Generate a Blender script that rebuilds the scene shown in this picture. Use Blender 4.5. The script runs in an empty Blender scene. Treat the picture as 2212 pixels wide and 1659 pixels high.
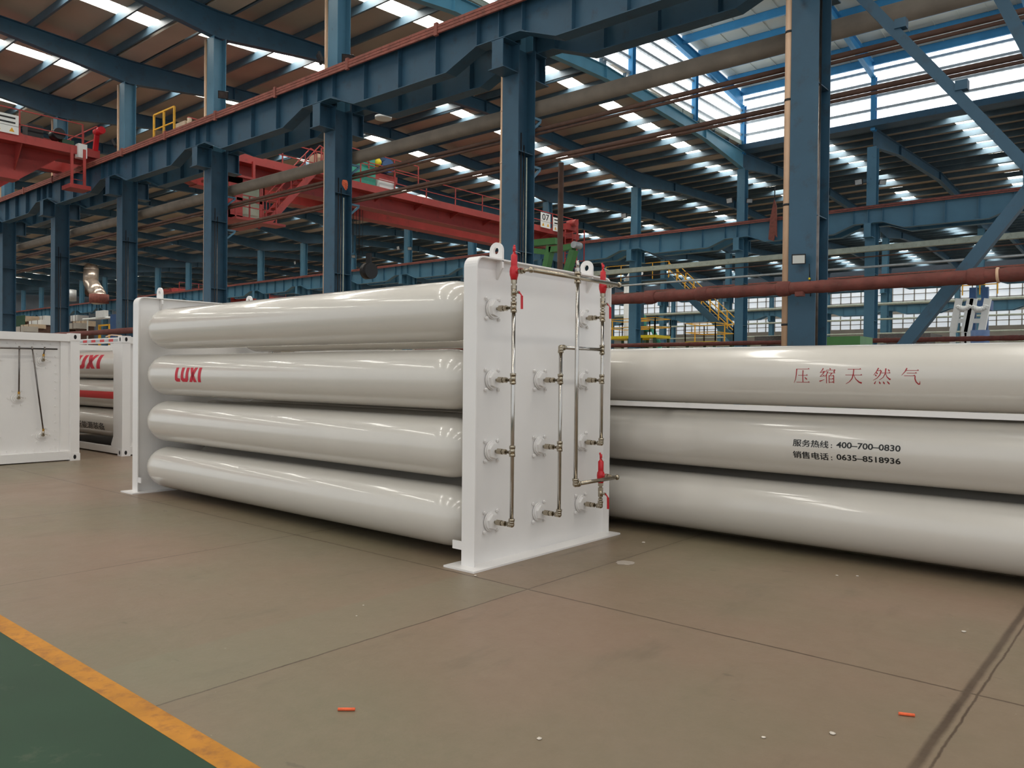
import bpy, bmesh, math, random
from math import pi, sin, cos, radians as rad
from mathutils import Vector, Matrix
random.seed(7)
scene = bpy.context.scene
COL = scene.collection

# ------------------------------------------------------------------ camera
H = 1.6
F = 1715.3
CX, CY = 1106.0, 829.5
YAW, PITCH, ROLL = rad(40.307), rad(-.641), rad(.575)
cf = Vector((-sin(YAW)*cos(PITCH), cos(YAW)*cos(PITCH), sin(PITCH)))
_r0 = Vector((cos(YAW), sin(YAW), 0)); _u0 = _r0.cross(cf)
cr = cos(ROLL)*_r0 + sin(ROLL)*_u0
cu = -sin(ROLL)*_r0 + cos(ROLL)*_u0
cam_d = bpy.data.cameras.new('camera'); cam = bpy.data.objects.new('camera', cam_d); COL.objects.link(cam)
cam_d.sensor_width = 36; cam_d.lens = F/2212*36; cam_d.clip_end = 600; cam_d.clip_start = .05
M = Matrix((cr, cu, -cf)).transposed().to_4x4(); M.translation = (0, 0, H)
cam.matrix_world = M
scene.camera = cam

def at(px, py, axis, val):
    """point of the building seen at a photo pixel on the plane x|y|z = val"""
    d = cf + cr*((px-CX)/F) - cu*((py-CY)/F)
    i = 'xyz'.index(axis); c = Vector((0, 0, H)); t = (val-c[i])/d[i]
    return c + d*t

# ------------------------------------------------------------------ world, exposure
scene.view_settings.view_transform = 'Standard'
scene.view_settings.look = 'None'
scene.view_settings.exposure = 0.24
scene.view_settings.gamma = 1
scene.view_settings.use_curve_mapping = False
w = bpy.data.worlds.new('sky'); scene.world = w; w.use_nodes = True
bg = w.node_tree.nodes['Background']
bg.inputs[0].default_value = (.93, .97, 1.0, 1); bg.inputs[1].default_value = .8
SKY_E = 14.0      # brightness of the roof lights
GLZ_E = 1.9       # brightness of the clerestory sheets

# ------------------------------------------------------------------ materials
def lin(c):
    return tuple(((v/255)/12.92 if v/255 <= .04045 else ((v/255+.055)/1.055)**2.4) for v in c)
MATS = {}
def nn(nt, t, **kw):
    n = nt.nodes.new(t)
    for k, v in kw.items():
        if k.startswith('i'): n.inputs[int(k[1:])].default_value = v
        else: setattr(n, k, v)
    return n
def mat(name, col, rough=.5, metal=0, var=.08, scale=3, bump=0, bscale=40, spec=.5, dirt=None, dirt_amt=0, coat=0, stretch=None):
    m = bpy.data.materials.new(name); m.use_nodes = True; nt = m.node_tree; L = nt.links.new
    b = nt.nodes['Principled BSDF']
    c = lin(col)
    b.inputs['Roughness'].default_value = rough; b.inputs['Metallic'].default_value = metal
    b.inputs['Specular IOR Level'].default_value = spec
    if coat:
        b.inputs['Coat Weight'].default_value = coat; b.inputs['Coat Roughness'].default_value = .06
    tc = nn(nt, 'ShaderNodeTexCoord'); mp = nn(nt, 'ShaderNodeMapping'); L(tc.outputs['Object'], mp.inputs[0])
    if stretch: mp.inputs['Scale'].default_value = stretch
    no = nn(nt, 'ShaderNodeTexNoise'); no.inputs['Scale'].default_value = scale; no.inputs['Detail'].default_value = 5
    L(mp.outputs[0], no.inputs['Vector'])
    r = nn(nt, 'ShaderNodeValToRGB'); L(no.outputs[0], r.inputs[0])
    r.color_ramp.elements[0].position = .3; r.color_ramp.elements[1].position = .7
    r.color_ramp.elements[0].color = (*[v*(1-var) for v in c], 1)
    r.color_ramp.elements[1].color = (*[min(1, v*(1+var)) for v in c], 1)
    out = r.outputs[0]
    if dirt:
        n2 = nn(nt, 'ShaderNodeTexNoise'); n2.inputs['Scale'].default_value = scale*2.3; n2.inputs['Detail'].default_value = 8; n2.inputs['Roughness'].default_value = .7
        L(mp.outputs[0], n2.inputs['Vector'])
        r2 = nn(nt, 'ShaderNodeValToRGB'); L(n2.outputs[0], r2.inputs[0])
        r2.color_ramp.elements[0].position = .62-dirt_amt*.25; r2.color_ramp.elements[1].position = .75
        mx = nn(nt, 'ShaderNodeMix', data_type='RGBA'); L(r2.outputs[0], mx.inputs[0]); L(out, mx.inputs[6]); mx.inputs[7].default_value = (*lin(dirt), 1)
        out = mx.outputs[2]
    L(out, b.inputs['Base Color'])
    if bump:
        n3 = nn(nt, 'ShaderNodeTexNoise'); n3.inputs['Scale'].default_value = bscale; L(tc.outputs['Object'], n3.inputs['Vector'])
        bp = nn(nt, 'ShaderNodeBump'); bp.inputs['Strength'].default_value = bump; bp.inputs['Distance'].default_value = .01
        L(n3.outputs[0], bp.inputs['Height']); L(bp.outputs[0], b.inputs['Normal'])
    MATS[name] = m; return m
def emat(name, col, strength, base=(225, 225, 220)):
    m = bpy.data.materials.new(name); m.use_nodes = True
    b = m.node_tree.nodes['Principled BSDF']; b.inputs['Base Color'].default_value = (*lin(base), 1); b.inputs['Roughness'].default_value = .5
    b.inputs['Emission Color'].default_value = (*lin(col), 1); b.inputs['Emission Strength'].default_value = strength
    MATS[name] = m; return m

PANEL = mat('white_gloss_paint', (232, 229, 226), .32, var=.015, scale=2, coat=.15)
TUBE = mat('cream_gloss_paint', (208, 203, 194), .22, var=.02, scale=1.5, coat=.5)
BLUE = mat('blue_steel_paint', (78, 124, 148), .45, var=.1, scale=1.2, dirt=(64, 92, 110), dirt_amt=.1)
BLUED = mat('shaded_blue_steel_paint', (46, 82, 104), .5, var=.12, scale=1.4, dirt=(46, 58, 68), dirt_amt=.3)  # blue steel paint with the shade on rafters and lower columns in its colour
TEAL = mat('light_blue_steel_paint', (92, 150, 172), .45, var=.08, scale=2)
SKYB = mat('bright_blue_steel_paint', (60, 140, 190), .45, var=.08, scale=2)
PURL = mat('cyan_lit_purlin_paint', (70, 92, 106), .5, var=.15, scale=2)  # base colour made bluer: cyan glow from the skylights put into the paint
ROOF = mat('roof_sheet', (172, 160, 146), .7, var=.1, scale=.5)
ROOFW = mat('white_roof_sheet', (214, 220, 212), .6, var=.05, scale=.5)
RED = mat('red_crane_paint', (166, 62, 58), .5, var=.15, scale=1.2, dirt=(122, 54, 50), dirt_amt=.3)
REDV = mat('red_valve_paint', (196, 22, 34), .3, var=.05)
RUST = mat('rusty_rail', (140, 78, 66), .7, var=.2, scale=4, dirt=(90, 52, 44), dirt_amt=.5)
WRAP = mat('wrapped_pipe_cloth', (106, 56, 48), .8, var=.25, scale=5, bump=.8, bscale=14, dirt=(96, 72, 62), dirt_amt=.35)
TAN = mat('tan_plastic_pipe', (214, 178, 146), .45, var=.06, scale=3)
DUCT = mat('grey_duct_wrap', (128, 118, 106), .7, var=.15, scale=2.5, bump=.3, bscale=8)
CHROME = mat('stainless_steel', (190, 186, 180), .16, metal=1, var=.08, scale=6)
NICKEL = mat('nickel_fitting', (170, 160, 142), .25, metal=1, var=.12, scale=30)
BRASS = mat('brass_fitting', (176, 130, 60), .3, metal=1, var=.1, scale=30)
STEEL = mat('dark_steel_pipe', (110, 104, 100), .3, metal=1, var=.2, scale=10)
BROWNP = mat('brown_conduit', (92, 66, 54), .7, var=.2, scale=6)
BLACK = mat('black_plastic', (26, 27, 30), .5, var=.1)
GALV = mat('galvanised_steel', (186, 190, 190), .45, metal=.4, var=.1, scale=6)
WHITE = mat('white_enamel', (230, 232, 230), .45, var=.03)
PALE = mat('pale_green_grey_paint', (170, 178, 164), .6, var=.12, scale=4, dirt=(120, 122, 110), dirt_amt=.3)
YEL = mat('yellow_rail_paint', (226, 170, 44), .5, var=.12, scale=6)
YELB = mat('bright_yellow_paint', (232, 208, 40), .5, var=.08, scale=6)
GREEN = mat('green_machine_paint', (74, 132, 66), .45, var=.1, scale=3)
DGREEN = mat('dark_green_paint', (44, 78, 56), .5, var=.15, scale=3)
TURQ = mat('turquoise_machine_paint', (60, 150, 130), .5, var=.1, scale=4)
BLUEM = mat('royal_blue_paint', (52, 86, 132), .5, var=.1, scale=4)
GREYW = mat('grey_plaster', (176, 170, 160), .8, var=.08, scale=1)
BEIGE = mat('beige_machine_paint', (196, 176, 150), .6, var=.1, scale=3)
PINKR = mat('red_lettering', (196, 26, 50), .5, var=.02)
DRED = mat('dark_red_lettering', (160, 26, 36), .5, var=.02)
INK = mat('black_lettering', (18, 20, 20), .5, var=.02)
STRIPE = mat('red_stripe', (206, 48, 50), .45, var=.03)
HOLE = mat('dark_hollow', (24, 24, 26), .8, var=.02)
ORANGE = mat('orange_chalk', (236, 104, 60), .7, var=.1, scale=60)
DEBRIS = mat('pale_debris', (206, 196, 182), .8, var=.1, scale=60)
CABLE = mat('orange_cable', (206, 96, 60), .6, var=.05)
GLASSG = mat('cab_window', (150, 160, 140), .1, var=.1, scale=3)
REFL = mat('foil_insulation', (206, 190, 176), .3, metal=.7, var=.15, scale=5, bump=.4, bscale=10)
LENS = mat('lamp_lens', (214, 216, 210), .2, var=.05)
FARW = mat('dark_far_wall', (84, 92, 100), .8, var=.1, scale=1)
SKYL = emat('skylight_sheet', (255, 250, 242), SKY_E)
GLAZ = emat('translucent_sheet', (244, 250, 255), GLZ_E)
WING = emat('far_window_glass', (224, 234, 244), .5)

def corrugate(m, scale, axis='X', amt=.12):
    nt = m.node_tree; L = nt.links.new; b = nt.nodes['Principled BSDF']
    tc = nn(nt, 'ShaderNodeTexCoord'); wv = nn(nt, 'ShaderNodeTexWave'); wv.bands_direction = axis
    wv.inputs['Scale'].default_value = scale; wv.inputs['Distortion'].default_value = .3
    L(tc.outputs['Object'], wv.inputs['Vector'])
    r = nn(nt, 'ShaderNodeMapRange'); r.inputs[3].default_value = 1-amt; r.inputs[4].default_value = 1.0
    L(wv.outputs[0], r.inputs[0])
    mul = nn(nt, 'ShaderNodeMath', operation='MULTIPLY'); L(r.outputs[0], mul.inputs[0])
    mul.inputs[1].default_value = b.inputs['Emission Strength'].default_value
    L(mul.outputs[0], b.inputs['Emission Strength'])
GLAZY = emat('translucent_gable_sheet', (244, 250, 255), GLZ_E); corrugate(GLAZ, 1.0, 'X', .5); corrugate(GLAZY, 1.0, 'Y', .5)

def floor_material():
    m = bpy.data.materials.new('painted_concrete'); m.use_nodes = True; nt = m.node_tree; L = nt.links.new
    b = nt.nodes['Principled BSDF']
    tc = nn(nt, 'ShaderNodeTexCoord'); P = tc.outputs['Object']
    def noise(s, d=6, r=.6, st=None):
        n = nn(nt, 'ShaderNodeTexNoise'); n.inputs['Scale'].default_value = s; n.inputs['Detail'].default_value = d; n.inputs['Roughness'].default_value = r
        if st:
            mp = nn(nt, 'ShaderNodeMapping'); mp.inputs['Scale'].default_value = st; L(P, mp.inputs[0]); L(mp.outputs[0], n.inputs['Vector'])
        else: L(P, n.inputs['Vector'])
        return n.outputs[0]
    def ramp(v, p0, p1, c0, c1):
        r = nn(nt, 'ShaderNodeValToRGB'); L(v, r.inputs[0]); e = r.color_ramp.elements
        e[0].position = p0; e[1].position = p1; e[0].color = (*c0, 1); e[1].color = (*c1, 1); return r.outputs[0]
    def mix(f, a, bb):
        x = nn(nt, 'ShaderNodeMix', data_type='RGBA'); L(f, x.inputs[0])
        for s, i in ((a, 6), (bb, 7)):
            if isinstance(s, tuple): x.inputs[i].default_value = (*s, 1)
            else: L(s, x.inputs[i])
        return x.outputs[2]
    col = ramp(noise(.35, 4, .55), .38, .62, lin((130, 108, 90)), lin((117, 108, 86)))
    fine = ramp(noise(9, 10, .75), .35, .75, (.0, .0, .0), (1, 1, 1))
    fm = nn(nt, 'ShaderNodeMath', operation='MULTIPLY'); L(fine, fm.inputs[0]); fm.inputs[1].default_value = .28
    col = mix(fm.outputs[0], col, lin((152, 134, 114)))
    # dark scuffs running across
    sc = ramp(noise(2.2, 7, .65, (1.6, .5, 1)), .58, .72, (0, 0, 0), (1, 1, 1))
    sm = nn(nt, 'ShaderNodeMath', operation='MULTIPLY'); L(sc, sm.inputs[0]); sm.inputs[1].default_value = .35
    col = mix(sm.outputs[0], col, lin((92, 84, 68)))
    # small dark marks
    dk = ramp(noise(6.5, 3, .5, (.7, 1.6, 1)), .70, .75, (0, 0, 0), (1, 1, 1))
    dm = nn(nt, 'ShaderNodeMath', operation='MULTIPLY'); L(dk, dm.inputs[0]); dm.inputs[1].default_value = .45
    col = mix(dm.outputs[0], col, lin((84, 74, 60)))
    # pale specks
    sp = ramp(noise(38, 2, .4), .78, .80, (0, 0, 0), (1, 1, 1))
    spm = nn(nt, 'ShaderNodeMath', operation='MULTIPLY'); L(sp, spm.inputs[0]); spm.inputs[1].default_value = .5
    col = mix(spm.outputs[0], col, lin((188, 176, 158)))
    # joints between the slabs
    sep = nn(nt, 'ShaderNodeSeparateXYZ'); L(P, sep.inputs[0])
    def band(out, lo, hi, soft=.02):
        a = nn(nt, 'ShaderNodeMapRange'); L(out, a.inputs[0]); a.inputs[1].default_value = lo-soft; a.inputs[2].default_value = lo
        b2 = nn(nt, 'ShaderNodeMapRange'); L(out, b2.inputs[0]); b2.inputs[1].default_value = hi; b2.inputs[2].default_value = hi+soft; b2.inputs[3].default_value = 1; b2.inputs[4].default_value = 0
        m_ = nn(nt, 'ShaderNodeMath', operation='MULTIPLY'); L(a.outputs[0], m_.inputs[0]); L(b2.outputs[0], m_.inputs[1]); return m_.outputs[0]
    bm_ = nn(nt, 'ShaderNodeMath', operation='MULTIPLY'); L(band(sep.outputs[0], -4.38, -3.74), bm_.inputs[0]); L(band(sep.outputs[1], 1.8, 4.58), bm_.inputs[1])
    bm2 = nn(nt, 'ShaderNodeMath', operation='MULTIPLY'); L(bm_.outputs[0], bm2.inputs[0]); bm2.inputs[1].default_value = .28
    col = mix(bm2.outputs[0], col, lin((122, 122, 100)))
    wob = noise(3.5, 8, .8)
    def line(out, pos, period, wdt):
        a = nn(nt, 'ShaderNodeMath', operation='ADD'); L(out, a.inputs[0]); a.inputs[1].default_value = -pos + period*100.5
        wv = nn(nt, 'ShaderNodeMath', operation='MULTIPLY_ADD'); L(wob, wv.inputs[0]); wv.inputs[1].default_value = .035; L(a.outputs[0], wv.inputs[2])
        md = nn(nt, 'ShaderNodeMath', operation='MODULO'); L(wv.outputs[0], md.inputs[0]); md.inputs[1].default_value = period
        s = nn(nt, 'ShaderNodeMath', operation='SUBTRACT'); L(md.outputs[0], s.inputs[0]); s.inputs[1].default_value = period/2+.0175
        ab = nn(nt, 'ShaderNodeMath', operation='ABSOLUTE'); L(s.outputs[0], ab.inputs[0])
        mr = nn(nt, 'ShaderNodeMapRange'); L(ab.outputs[0], mr.inputs[0]); mr.inputs[1].default_value = wdt*.35; mr.inputs[2].default_value = wdt; mr.inputs[3].default_value = 1; mr.inputs[4].default_value = 0
        return mr.outputs[0]
    lx = line(sep.outputs[0], -3.73, 2.95, .009); ly = line(sep.outputs[1], 4.6, 6.1, .011); lw = line(sep.outputs[0], -.83, 60, .03)
    mxl = nn(nt, 'ShaderNodeMath', operation='MAXIMUM'); L(lx, mxl.inputs[0]); L(ly, mxl.inputs[1])
    mx2 = nn(nt, 'ShaderNodeMath', operation='MAXIMUM'); L(mxl.outputs[0], mx2.inputs[0]); L(lw, mx2.inputs[1]); mxl = mx2
    br = ramp(noise(1.3, 4, .6), .3, .6, (.6, .6, .6), (1, 1, 1))
    lm = nn(nt, 'ShaderNodeMath', operation='MULTIPLY'); L(mxl.outputs[0], lm.inputs[0]); L(br, lm.inputs[1])
    col = mix(lm.outputs[0], col, lin((74, 58, 44)))
    L(col, b.inputs['Base Color'])
    b.inputs['Specular IOR Level'].default_value = .38
    rr = nn(nt, 'ShaderNodeMapRange'); L(noise(1.2, 5), rr.inputs[0]); rr.inputs[3].default_value = .3; rr.inputs[4].default_value = .52
    L(rr.outputs[0], b.inputs['Roughness'])
    bp = nn(nt, 'ShaderNodeBump'); bp.inputs['Strength'].default_value = .12; bp.inputs['Distance'].default_value = .01; L(noise(25, 6), bp.inputs['Height']); L(bp.outputs[0], b.inputs['Normal'])
    return m
FLOOR = floor_material()
LANE = mat('green_lane_paint', (34, 64, 44), .55, var=.12, spec=.28, scale=1.5, dirt=(74, 84, 66), dirt_amt=.15)
LINE = mat('worn_yellow_line_paint', (188, 126, 40), .6, spec=.3, var=.15, scale=5, dirt=(138, 88, 46), dirt_amt=.6)

# ------------------------------------------------------------------ mesh helpers
class MB:
    def __init__(s): s.v = []; s.f = []; s.sm = []
    def add(s, vs, fs, sm=False):
        o = len(s.v); s.v += [Vector(v) for v in vs]
        for f in fs: s.f.append([i+o for i in f])
        s.sm += ([sm]*len(fs) if isinstance(sm, bool) else list(sm))
        return s
    def box(s, x0, x1, y0, y1, z0, z1):
        vs = [(x, y, z) for z in (z0, z1) for y in (y0, y1) for x in (x0, x1)]
        return s.add(vs, [(0, 2, 3, 1), (4, 5, 7, 6), (0, 1, 5, 4), (2, 6, 7, 3), (0, 4, 6, 2), (1, 3, 7, 5)])
    def bar(s, p, q, w, h=None, up=(0, 0, 1)):
        """rectangular bar from p to q, w wide (sideways), h high"""
        h = h or w; p = Vector(p); q = Vector(q); d = (q-p).normalized(); up = Vector(up)
        if abs(d.dot(up)) > .99: up = Vector((1, 0, 0))
        sd = d.cross(up).normalized(); u = sd.cross(d)
        vs = []
        for c in (p, q):
            for a, b in ((-1, -1), (1, -1), (1, 1), (-1, 1)): vs.append(c+sd*a*w/2+u*b*h/2)
        return s.add(vs, [(0, 1, 2, 3), (7, 6, 5, 4), (0, 4, 5, 1), (1, 5, 6, 2), (2, 6, 7, 3), (3, 7, 4, 0)])
    def lathe(s, p, d, prof, seg=16, flat=False):
        """prof: list of (distance along d, radius)"""
        p = Vector(p); d = Vector(d).normalized()
        a = d.orthogonal().normalized(); b = d.cross(a)
        vs = []; fs = []; sm = []
        for t, r in prof:
            for k in range(seg):
                an = 2*pi*k/seg; vs.append(p+d*t+(a*cos(an)+b*sin(an))*r)
        n = len(prof)
        for i in range(n-1):
            for k in range(seg):
                fs.append((i*seg+k, i*seg+(k+1) % seg, (i+1)*seg+(k+1) % seg, (i+1)*seg+k)); sm.append(not flat)
        fs.append(tuple(reversed(range(seg)))); sm.append(False)
        fs.append(tuple((n-1)*seg+k for k in range(seg))); sm.append(False)
        return s.add(vs, fs, sm)
    def cyl(s, p, q, r, seg=12, flat=False):
        p = Vector(p); q = Vector(q); return s.lathe(p, q-p, [(0, r), ((q-p).length, r)], seg, flat)
    def hexn(s, p, q, r): return s.cyl(p, q, r, 6, True)
    def path(s, pts, r, seg=8):
        for a, b in zip(pts, pts[1:]): s.cyl(a, b, r, seg)
        for a in pts[1:-1]: s.ball(a, r*1.02, 8, 6)
        return s
    def ball(s, c, r, seg=12, ring=8, sz=1):
        c = Vector(c); prof = [(-r*cos(pi*i/ring)*sz, max(r*sin(pi*i/ring), r*.02)) for i in range(ring+1)]
        return s.lathe(c, (0, 0, 1), prof, seg)
    def prism(s, poly, axis, a0, a1):
        """poly in the two other axes, extruded a0..a1 along axis"""
        def P(u, v, a): return {'x': (a, u, v), 'y': (u, a, v), 'z': (u, v, a)}[axis]
        n = len(poly); vs = [P(u, v, a0) for u, v in poly]+[P(u, v, a1) for u, v in poly]
        fs = [tuple(range(n)), tuple(reversed(range(n, 2*n)))]+[(i, n+i, n+(i+1) % n, (i+1) % n) for i in range(n)]
        return s.add(vs, fs)
    def xf(s, M):
        s.v = [M @ v for v in s.v]; return s

ROOTLOC = {}
def O(name, mb, m, parent=None, kind=None, loc=None):
    me = bpy.data.meshes.new(name)
    off = Vector((0, 0, 0)); r = parent
    if parent is not None:
        while r.parent: r = r.parent
        off = Vector(ROOTLOC.get(r.name, (0, 0, 0)))
    elif loc is not None: off = Vector(loc)
    bm = bmesh.new(); vs = [bm.verts.new(v-off) for v in mb.v]
    for f, sm in zip(mb.f, mb.sm):
        try: fc = bm.faces.new([vs[i] for i in f]); fc.smooth = sm
        except ValueError: pass
    bmesh.ops.recalc_face_normals(bm, faces=bm.faces)
    bm.to_mesh(me); bm.free(); me.materials.append(m)
    o = bpy.data.objects.new(name, me); COL.objects.link(o)
    if parent is not None: o.parent = parent
    elif loc is not None: o.location = loc; ROOTLOC[o.name] = tuple(loc)
    if kind: o['kind'] = kind
    return o
def tag(o, label, cat, group=None, kind=None):
    o['label'] = label; o['category'] = cat
    if group: o['group'] = group
    if kind: o['kind'] = kind
    return o
def E(name, loc, label, cat, group=None):
    o = bpy.data.objects.new(name, None); COL.objects.link(o); o.location = loc; ROOTLOC[o.name] = tuple(loc)
    o.empty_display_size = .2
    return tag(o, label, cat, group)
def dup(root, loc, label=None, group=None, meshroot=None):
    r = root.copy(); COL.objects.link(r); r.location = loc; ROOTLOC[r.name] = tuple(loc)
    if label: r['label'] = label
    if group: r['group'] = group
    for ch in list(root.children):
        c = ch.copy(); COL.objects.link(c); c.parent = r
        for g in list(ch.children):
            d = g.copy(); COL.objects.link(d); d.parent = c
    return r
def struct(name, mb, m):
    o = O(name, mb, m); o['kind'] = 'structure'; return o

# ------------------------------------------------------------------ lettering
def text_mesh(s, weight=0):
    cu_ = bpy.data.curves.new('lettering', 'FONT'); cu_.body = s; cu_.offset = weight; cu_.resolution_u = 4
    t = bpy.data.objects.new('lettering', cu_); COL.objects.link(t)
    dg = bpy.context.evaluated_depsgraph_get(); dg.update()
    me = bpy.data.meshes.new_from_object(t.evaluated_get(dg))
    bpy.data.objects.remove(t); bpy.data.curves.remove(cu_)
    return me
def bm_from_polys(polys):
    bm = bmesh.new()
    for p in polys:
        vs = [bm.verts.new((x, y, 0)) for x, y in p]; bm.faces.new(vs)
    return bm
def wrap(name, bm, x0, x1, z0, z1, m, parent, yc, zc, R, cuts=14, lift=.0015, flat=None, fit=None):
    """fit flat lettering into x0..x1, z0..z1 on the -Y side of a cylinder along X (or on a flat face)"""
    xs = [v.co.x for v in bm.verts]; ys = [v.co.y for v in bm.verts]
    bx0, bx1, by0, by1 = fit or (min(xs), max(xs), min(ys), max(ys))
    for v in bm.verts:
        v.co.x = x0+(v.co.x-bx0)/(bx1-bx0)*(x1-x0)
        v.co.y = z0+(v.co.y-by0)/(by1-by0)*(z1-z0); v.co.z = 0
    if flat is None:
        for k in range(1, cuts):
            z = z0+(z1-z0)*k/cuts
            bmesh.ops.bisect_plane(bm, geom=bm.verts[:]+bm.edges[:]+bm.faces[:], plane_co=(0, z, 0), plane_no=(0, 1, 0))
    off = Vector((0, 0, 0)); r = parent
    if r:
        while r.parent: r = r.parent
        off = Vector(ROOTLOC.get(r.name, (0, 0, 0)))
    for v in bm.verts:
        x, z = v.co.x, v.co.y
        if flat is None:
            dz = max(-R, min(R, z-zc)); v.co = Vector((x, yc-math.sqrt(max(0, R*R-dz*dz))-lift, z))-off
        else: v.co = Vector(flat(x, z))-off
    me = bpy.data.meshes.new(name); bm.to_mesh(me); bm.free(); me.materials.append(m)
    o = bpy.data.objects.new(name, me); COL.objects.link(o); o.parent = parent; return o
def text_bm(s, weight=0, fat=0):
    me = text_mesh(s, weight); bm = bmesh.new(); bm.from_mesh(me); bpy.data.meshes.remove(me)
    if fat:
        g = bmesh.ops.duplicate(bm, geom=bm.verts[:]+bm.edges[:]+bm.faces[:])
        bmesh.ops.translate(bm, vec=(fat, fat*.4, 0), verts=[v for v in g['geom'] if isinstance(v, bmesh.types.BMVert)])
    return bm

# ------------------------------------------------------------------ large structure
XK = lambda k: -4.72-6.19*k
ORD = 'first second third fourth fifth sixth seventh eighth ninth tenth eleventh twelfth thirteenth fourteenth fifteenth sixteenth seventeenth eighteenth nineteenth twentieth twenty-first twenty-second twenty-third'.split()
def left(k, what='largest column'):
    return 'just right of the '+what if k < 0 else 'in line with the '+what if k == 0 else '%s left of the %s' % (ORD[k-1], what)
YR = [-11.9, 13.0, 37.9, 62.8, 87.7]
ZV, RISE = 12.88, .55            # rafter top at the valleys, rise to the ridge
XMIN, XMAX = XK(21)-.3, XK(-2)+.3
fl = MB().box(-170, 14, -14, 92, -.2, 0); struct('floor', fl, FLOOR)
o = O('green_lane', MB().box(-60, 10, -1.6, 1.674, 0, .003), LANE, loc=(0, 0, 0)); o['kind'] = 'structure'; o.name = 'floor_lane'
tag(O('floor_line', MB().box(-60, 10, 1.67, 1.787, .0005, .0045), LINE), 'worn yellow painted line along the edge of the green lane', 'floor marking')
o = O('wall_left', MB().box(XMIN-.4, XMIN-.2, -12, 92, 0, 14), FARW); o['kind'] = 'structure'

def roof_z(Y):
    for a, b in zip(YR, YR[1:]):
        if a <= Y <= b:
            m = (a+b)/2; return ZV+RISE*(1-abs(Y-m)/(m-a))
    return ZV
SLOPES = []
for bay in range(4):
    a, b = YR[bay], YR[bay+1]; m = (a+b)/2
    SLOPES += [(bay, a, m, +1), (bay, m, b, -1)]
NP = 8
XM = XK(2)      # the clerestory starts here in bay 1 (between row A and row B)
sky_n = 0
first_sky = None
for bay, y0, y1, sg in SLOPES:
    mb = MB(); st = (y1-y0)/NP
    for j in range(NP):
        ya, yb = y0+j*st, y0+(j+1)*st; za, zb = roof_z(ya)+.29, roof_z(yb)+.29
        if yb < -8: continue
        ridge_i = j if sg < 0 else NP-1-j      # 0 at the ridge
        for k in range(-2, 21):
            xa, xb = XK(k+1), XK(k)
            if bay == 1 and k < 2: continue
            xc = (xa+xb)/2+(.65 if bay == 1 else .0); s0, s1 = xc-.38, xc+.38
            hole = ridge_i != 1
            def quad(p, q): mb.add([(p, ya, za), (q, ya, za), (q, yb, zb), (p, yb, zb)], [(0, 1, 2, 3)])
            if not hole: quad(xa, xb)
            else: quad(xa, s0); quad(s1, xb)
    o = O('ceiling', mb, ROOF); o['kind'] = 'structure'
# roof lights: one strip of daylight sheets per frame bay and slope
def strip(bay, y0, y1, sg, k):
    global sky_n
    st = (y1-y0)/NP; xa, xb = XK(k+1), XK(k); xc = (xa+xb)/2+(.65 if bay == 1 else .0)
    mb = MB(); cb = MB()
    for j in range(NP):
        ya, yb = y0+j*st, y0+(j+1)*st
        if yb < -8: continue
        if (j if sg < 0 else NP-1-j) == 1: continue
        e = .05; za, zb = roof_z(ya)+.29, roof_z(yb)+.29
        y_a, y_b = ya+.09, yb-.09
        mb.add([(xc-.37, y_a, za+.15), (xc+.37, y_a, za+.15), (xc+.37, y_b, zb+.15), (xc-.37, y_b, zb+.15)], [(3, 2, 1, 0)])
        for (p, q) in (((xc-.38, ya, za), (xc-.38, yb, zb)), ((xc+.38, ya, za), (xc+.38, yb, zb))):
            cb.add([p, q, (q[0], q[1], q[2]+.16), (p[0], p[1], p[2]+.16)], [(0, 1, 2, 3)])
        for yy, zz in ((ya, za), (yb, zb)):
            s = 1 if yy == ya else -1
            cb.add([(xc-.38, yy, zz+.01), (xc+.38, yy, zz+.01), (xc+.38, yy+.1*s, zz+.155), (xc-.38, yy+.1*s, zz+.155)], [(0, 1, 2, 3)])
    sky_n += 1
    w_ = struct('window_%d' % (10+sky_n), mb, SKYL)
    O('curb', cb, ROOFW, w_)
for bay, y0, y1, sg in SLOPES:
    for k in range(-2, 21):
        if bay == 1 and k < 2: continue
        strip(bay, y0, y1, sg, k)
# purlins
BAYN = ['near', 'second', 'third', 'far']
pl_n = [0]*4
def purlin(Y, x0, x1, z, m, label, group):
    p = [(-.035, 0), (.035, 0), (.035, .015), (-.02, .015), (-.02, .255), (.035, .255), (.035, .27), (-.035, .27)]
    o = O('roof_purlin', MB().prism([(u, v) for u, v in p], 'x', x0, x1), m, loc=(0, Y, z)) if False else None
    mb = MB().prism([(Y+u, z+v) for u, v in p], 'x', x0, x1)
    return tag(O('roof_purlin', mb, m), label, 'purlin', group)
for bay, y0, y1, sg in SLOPES:
    st = (y1-y0)/NP
    for j in range(NP+(1 if sg > 0 else 1)):
        Y = y0+j*st
        if sg < 0 and j == 0: Y += .12
        if sg > 0 and j == NP: Y -= .12
        if j == 0 and sg > 0: Y += .5
        if j == NP and sg < 0: Y -= .5
        if Y < -8: continue
        pl_n[bay] += 1
        purlin(Y, XMIN, XM if bay == 1 else XMAX, roof_z(Y)+.01, PURL, '%s dark purlin under the %s bay roof, counted away from the viewer' % (ORD[pl_n[bay]-1], BAYN[bay]), 'purlins of the %s bay' % BAYN[bay])

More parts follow.
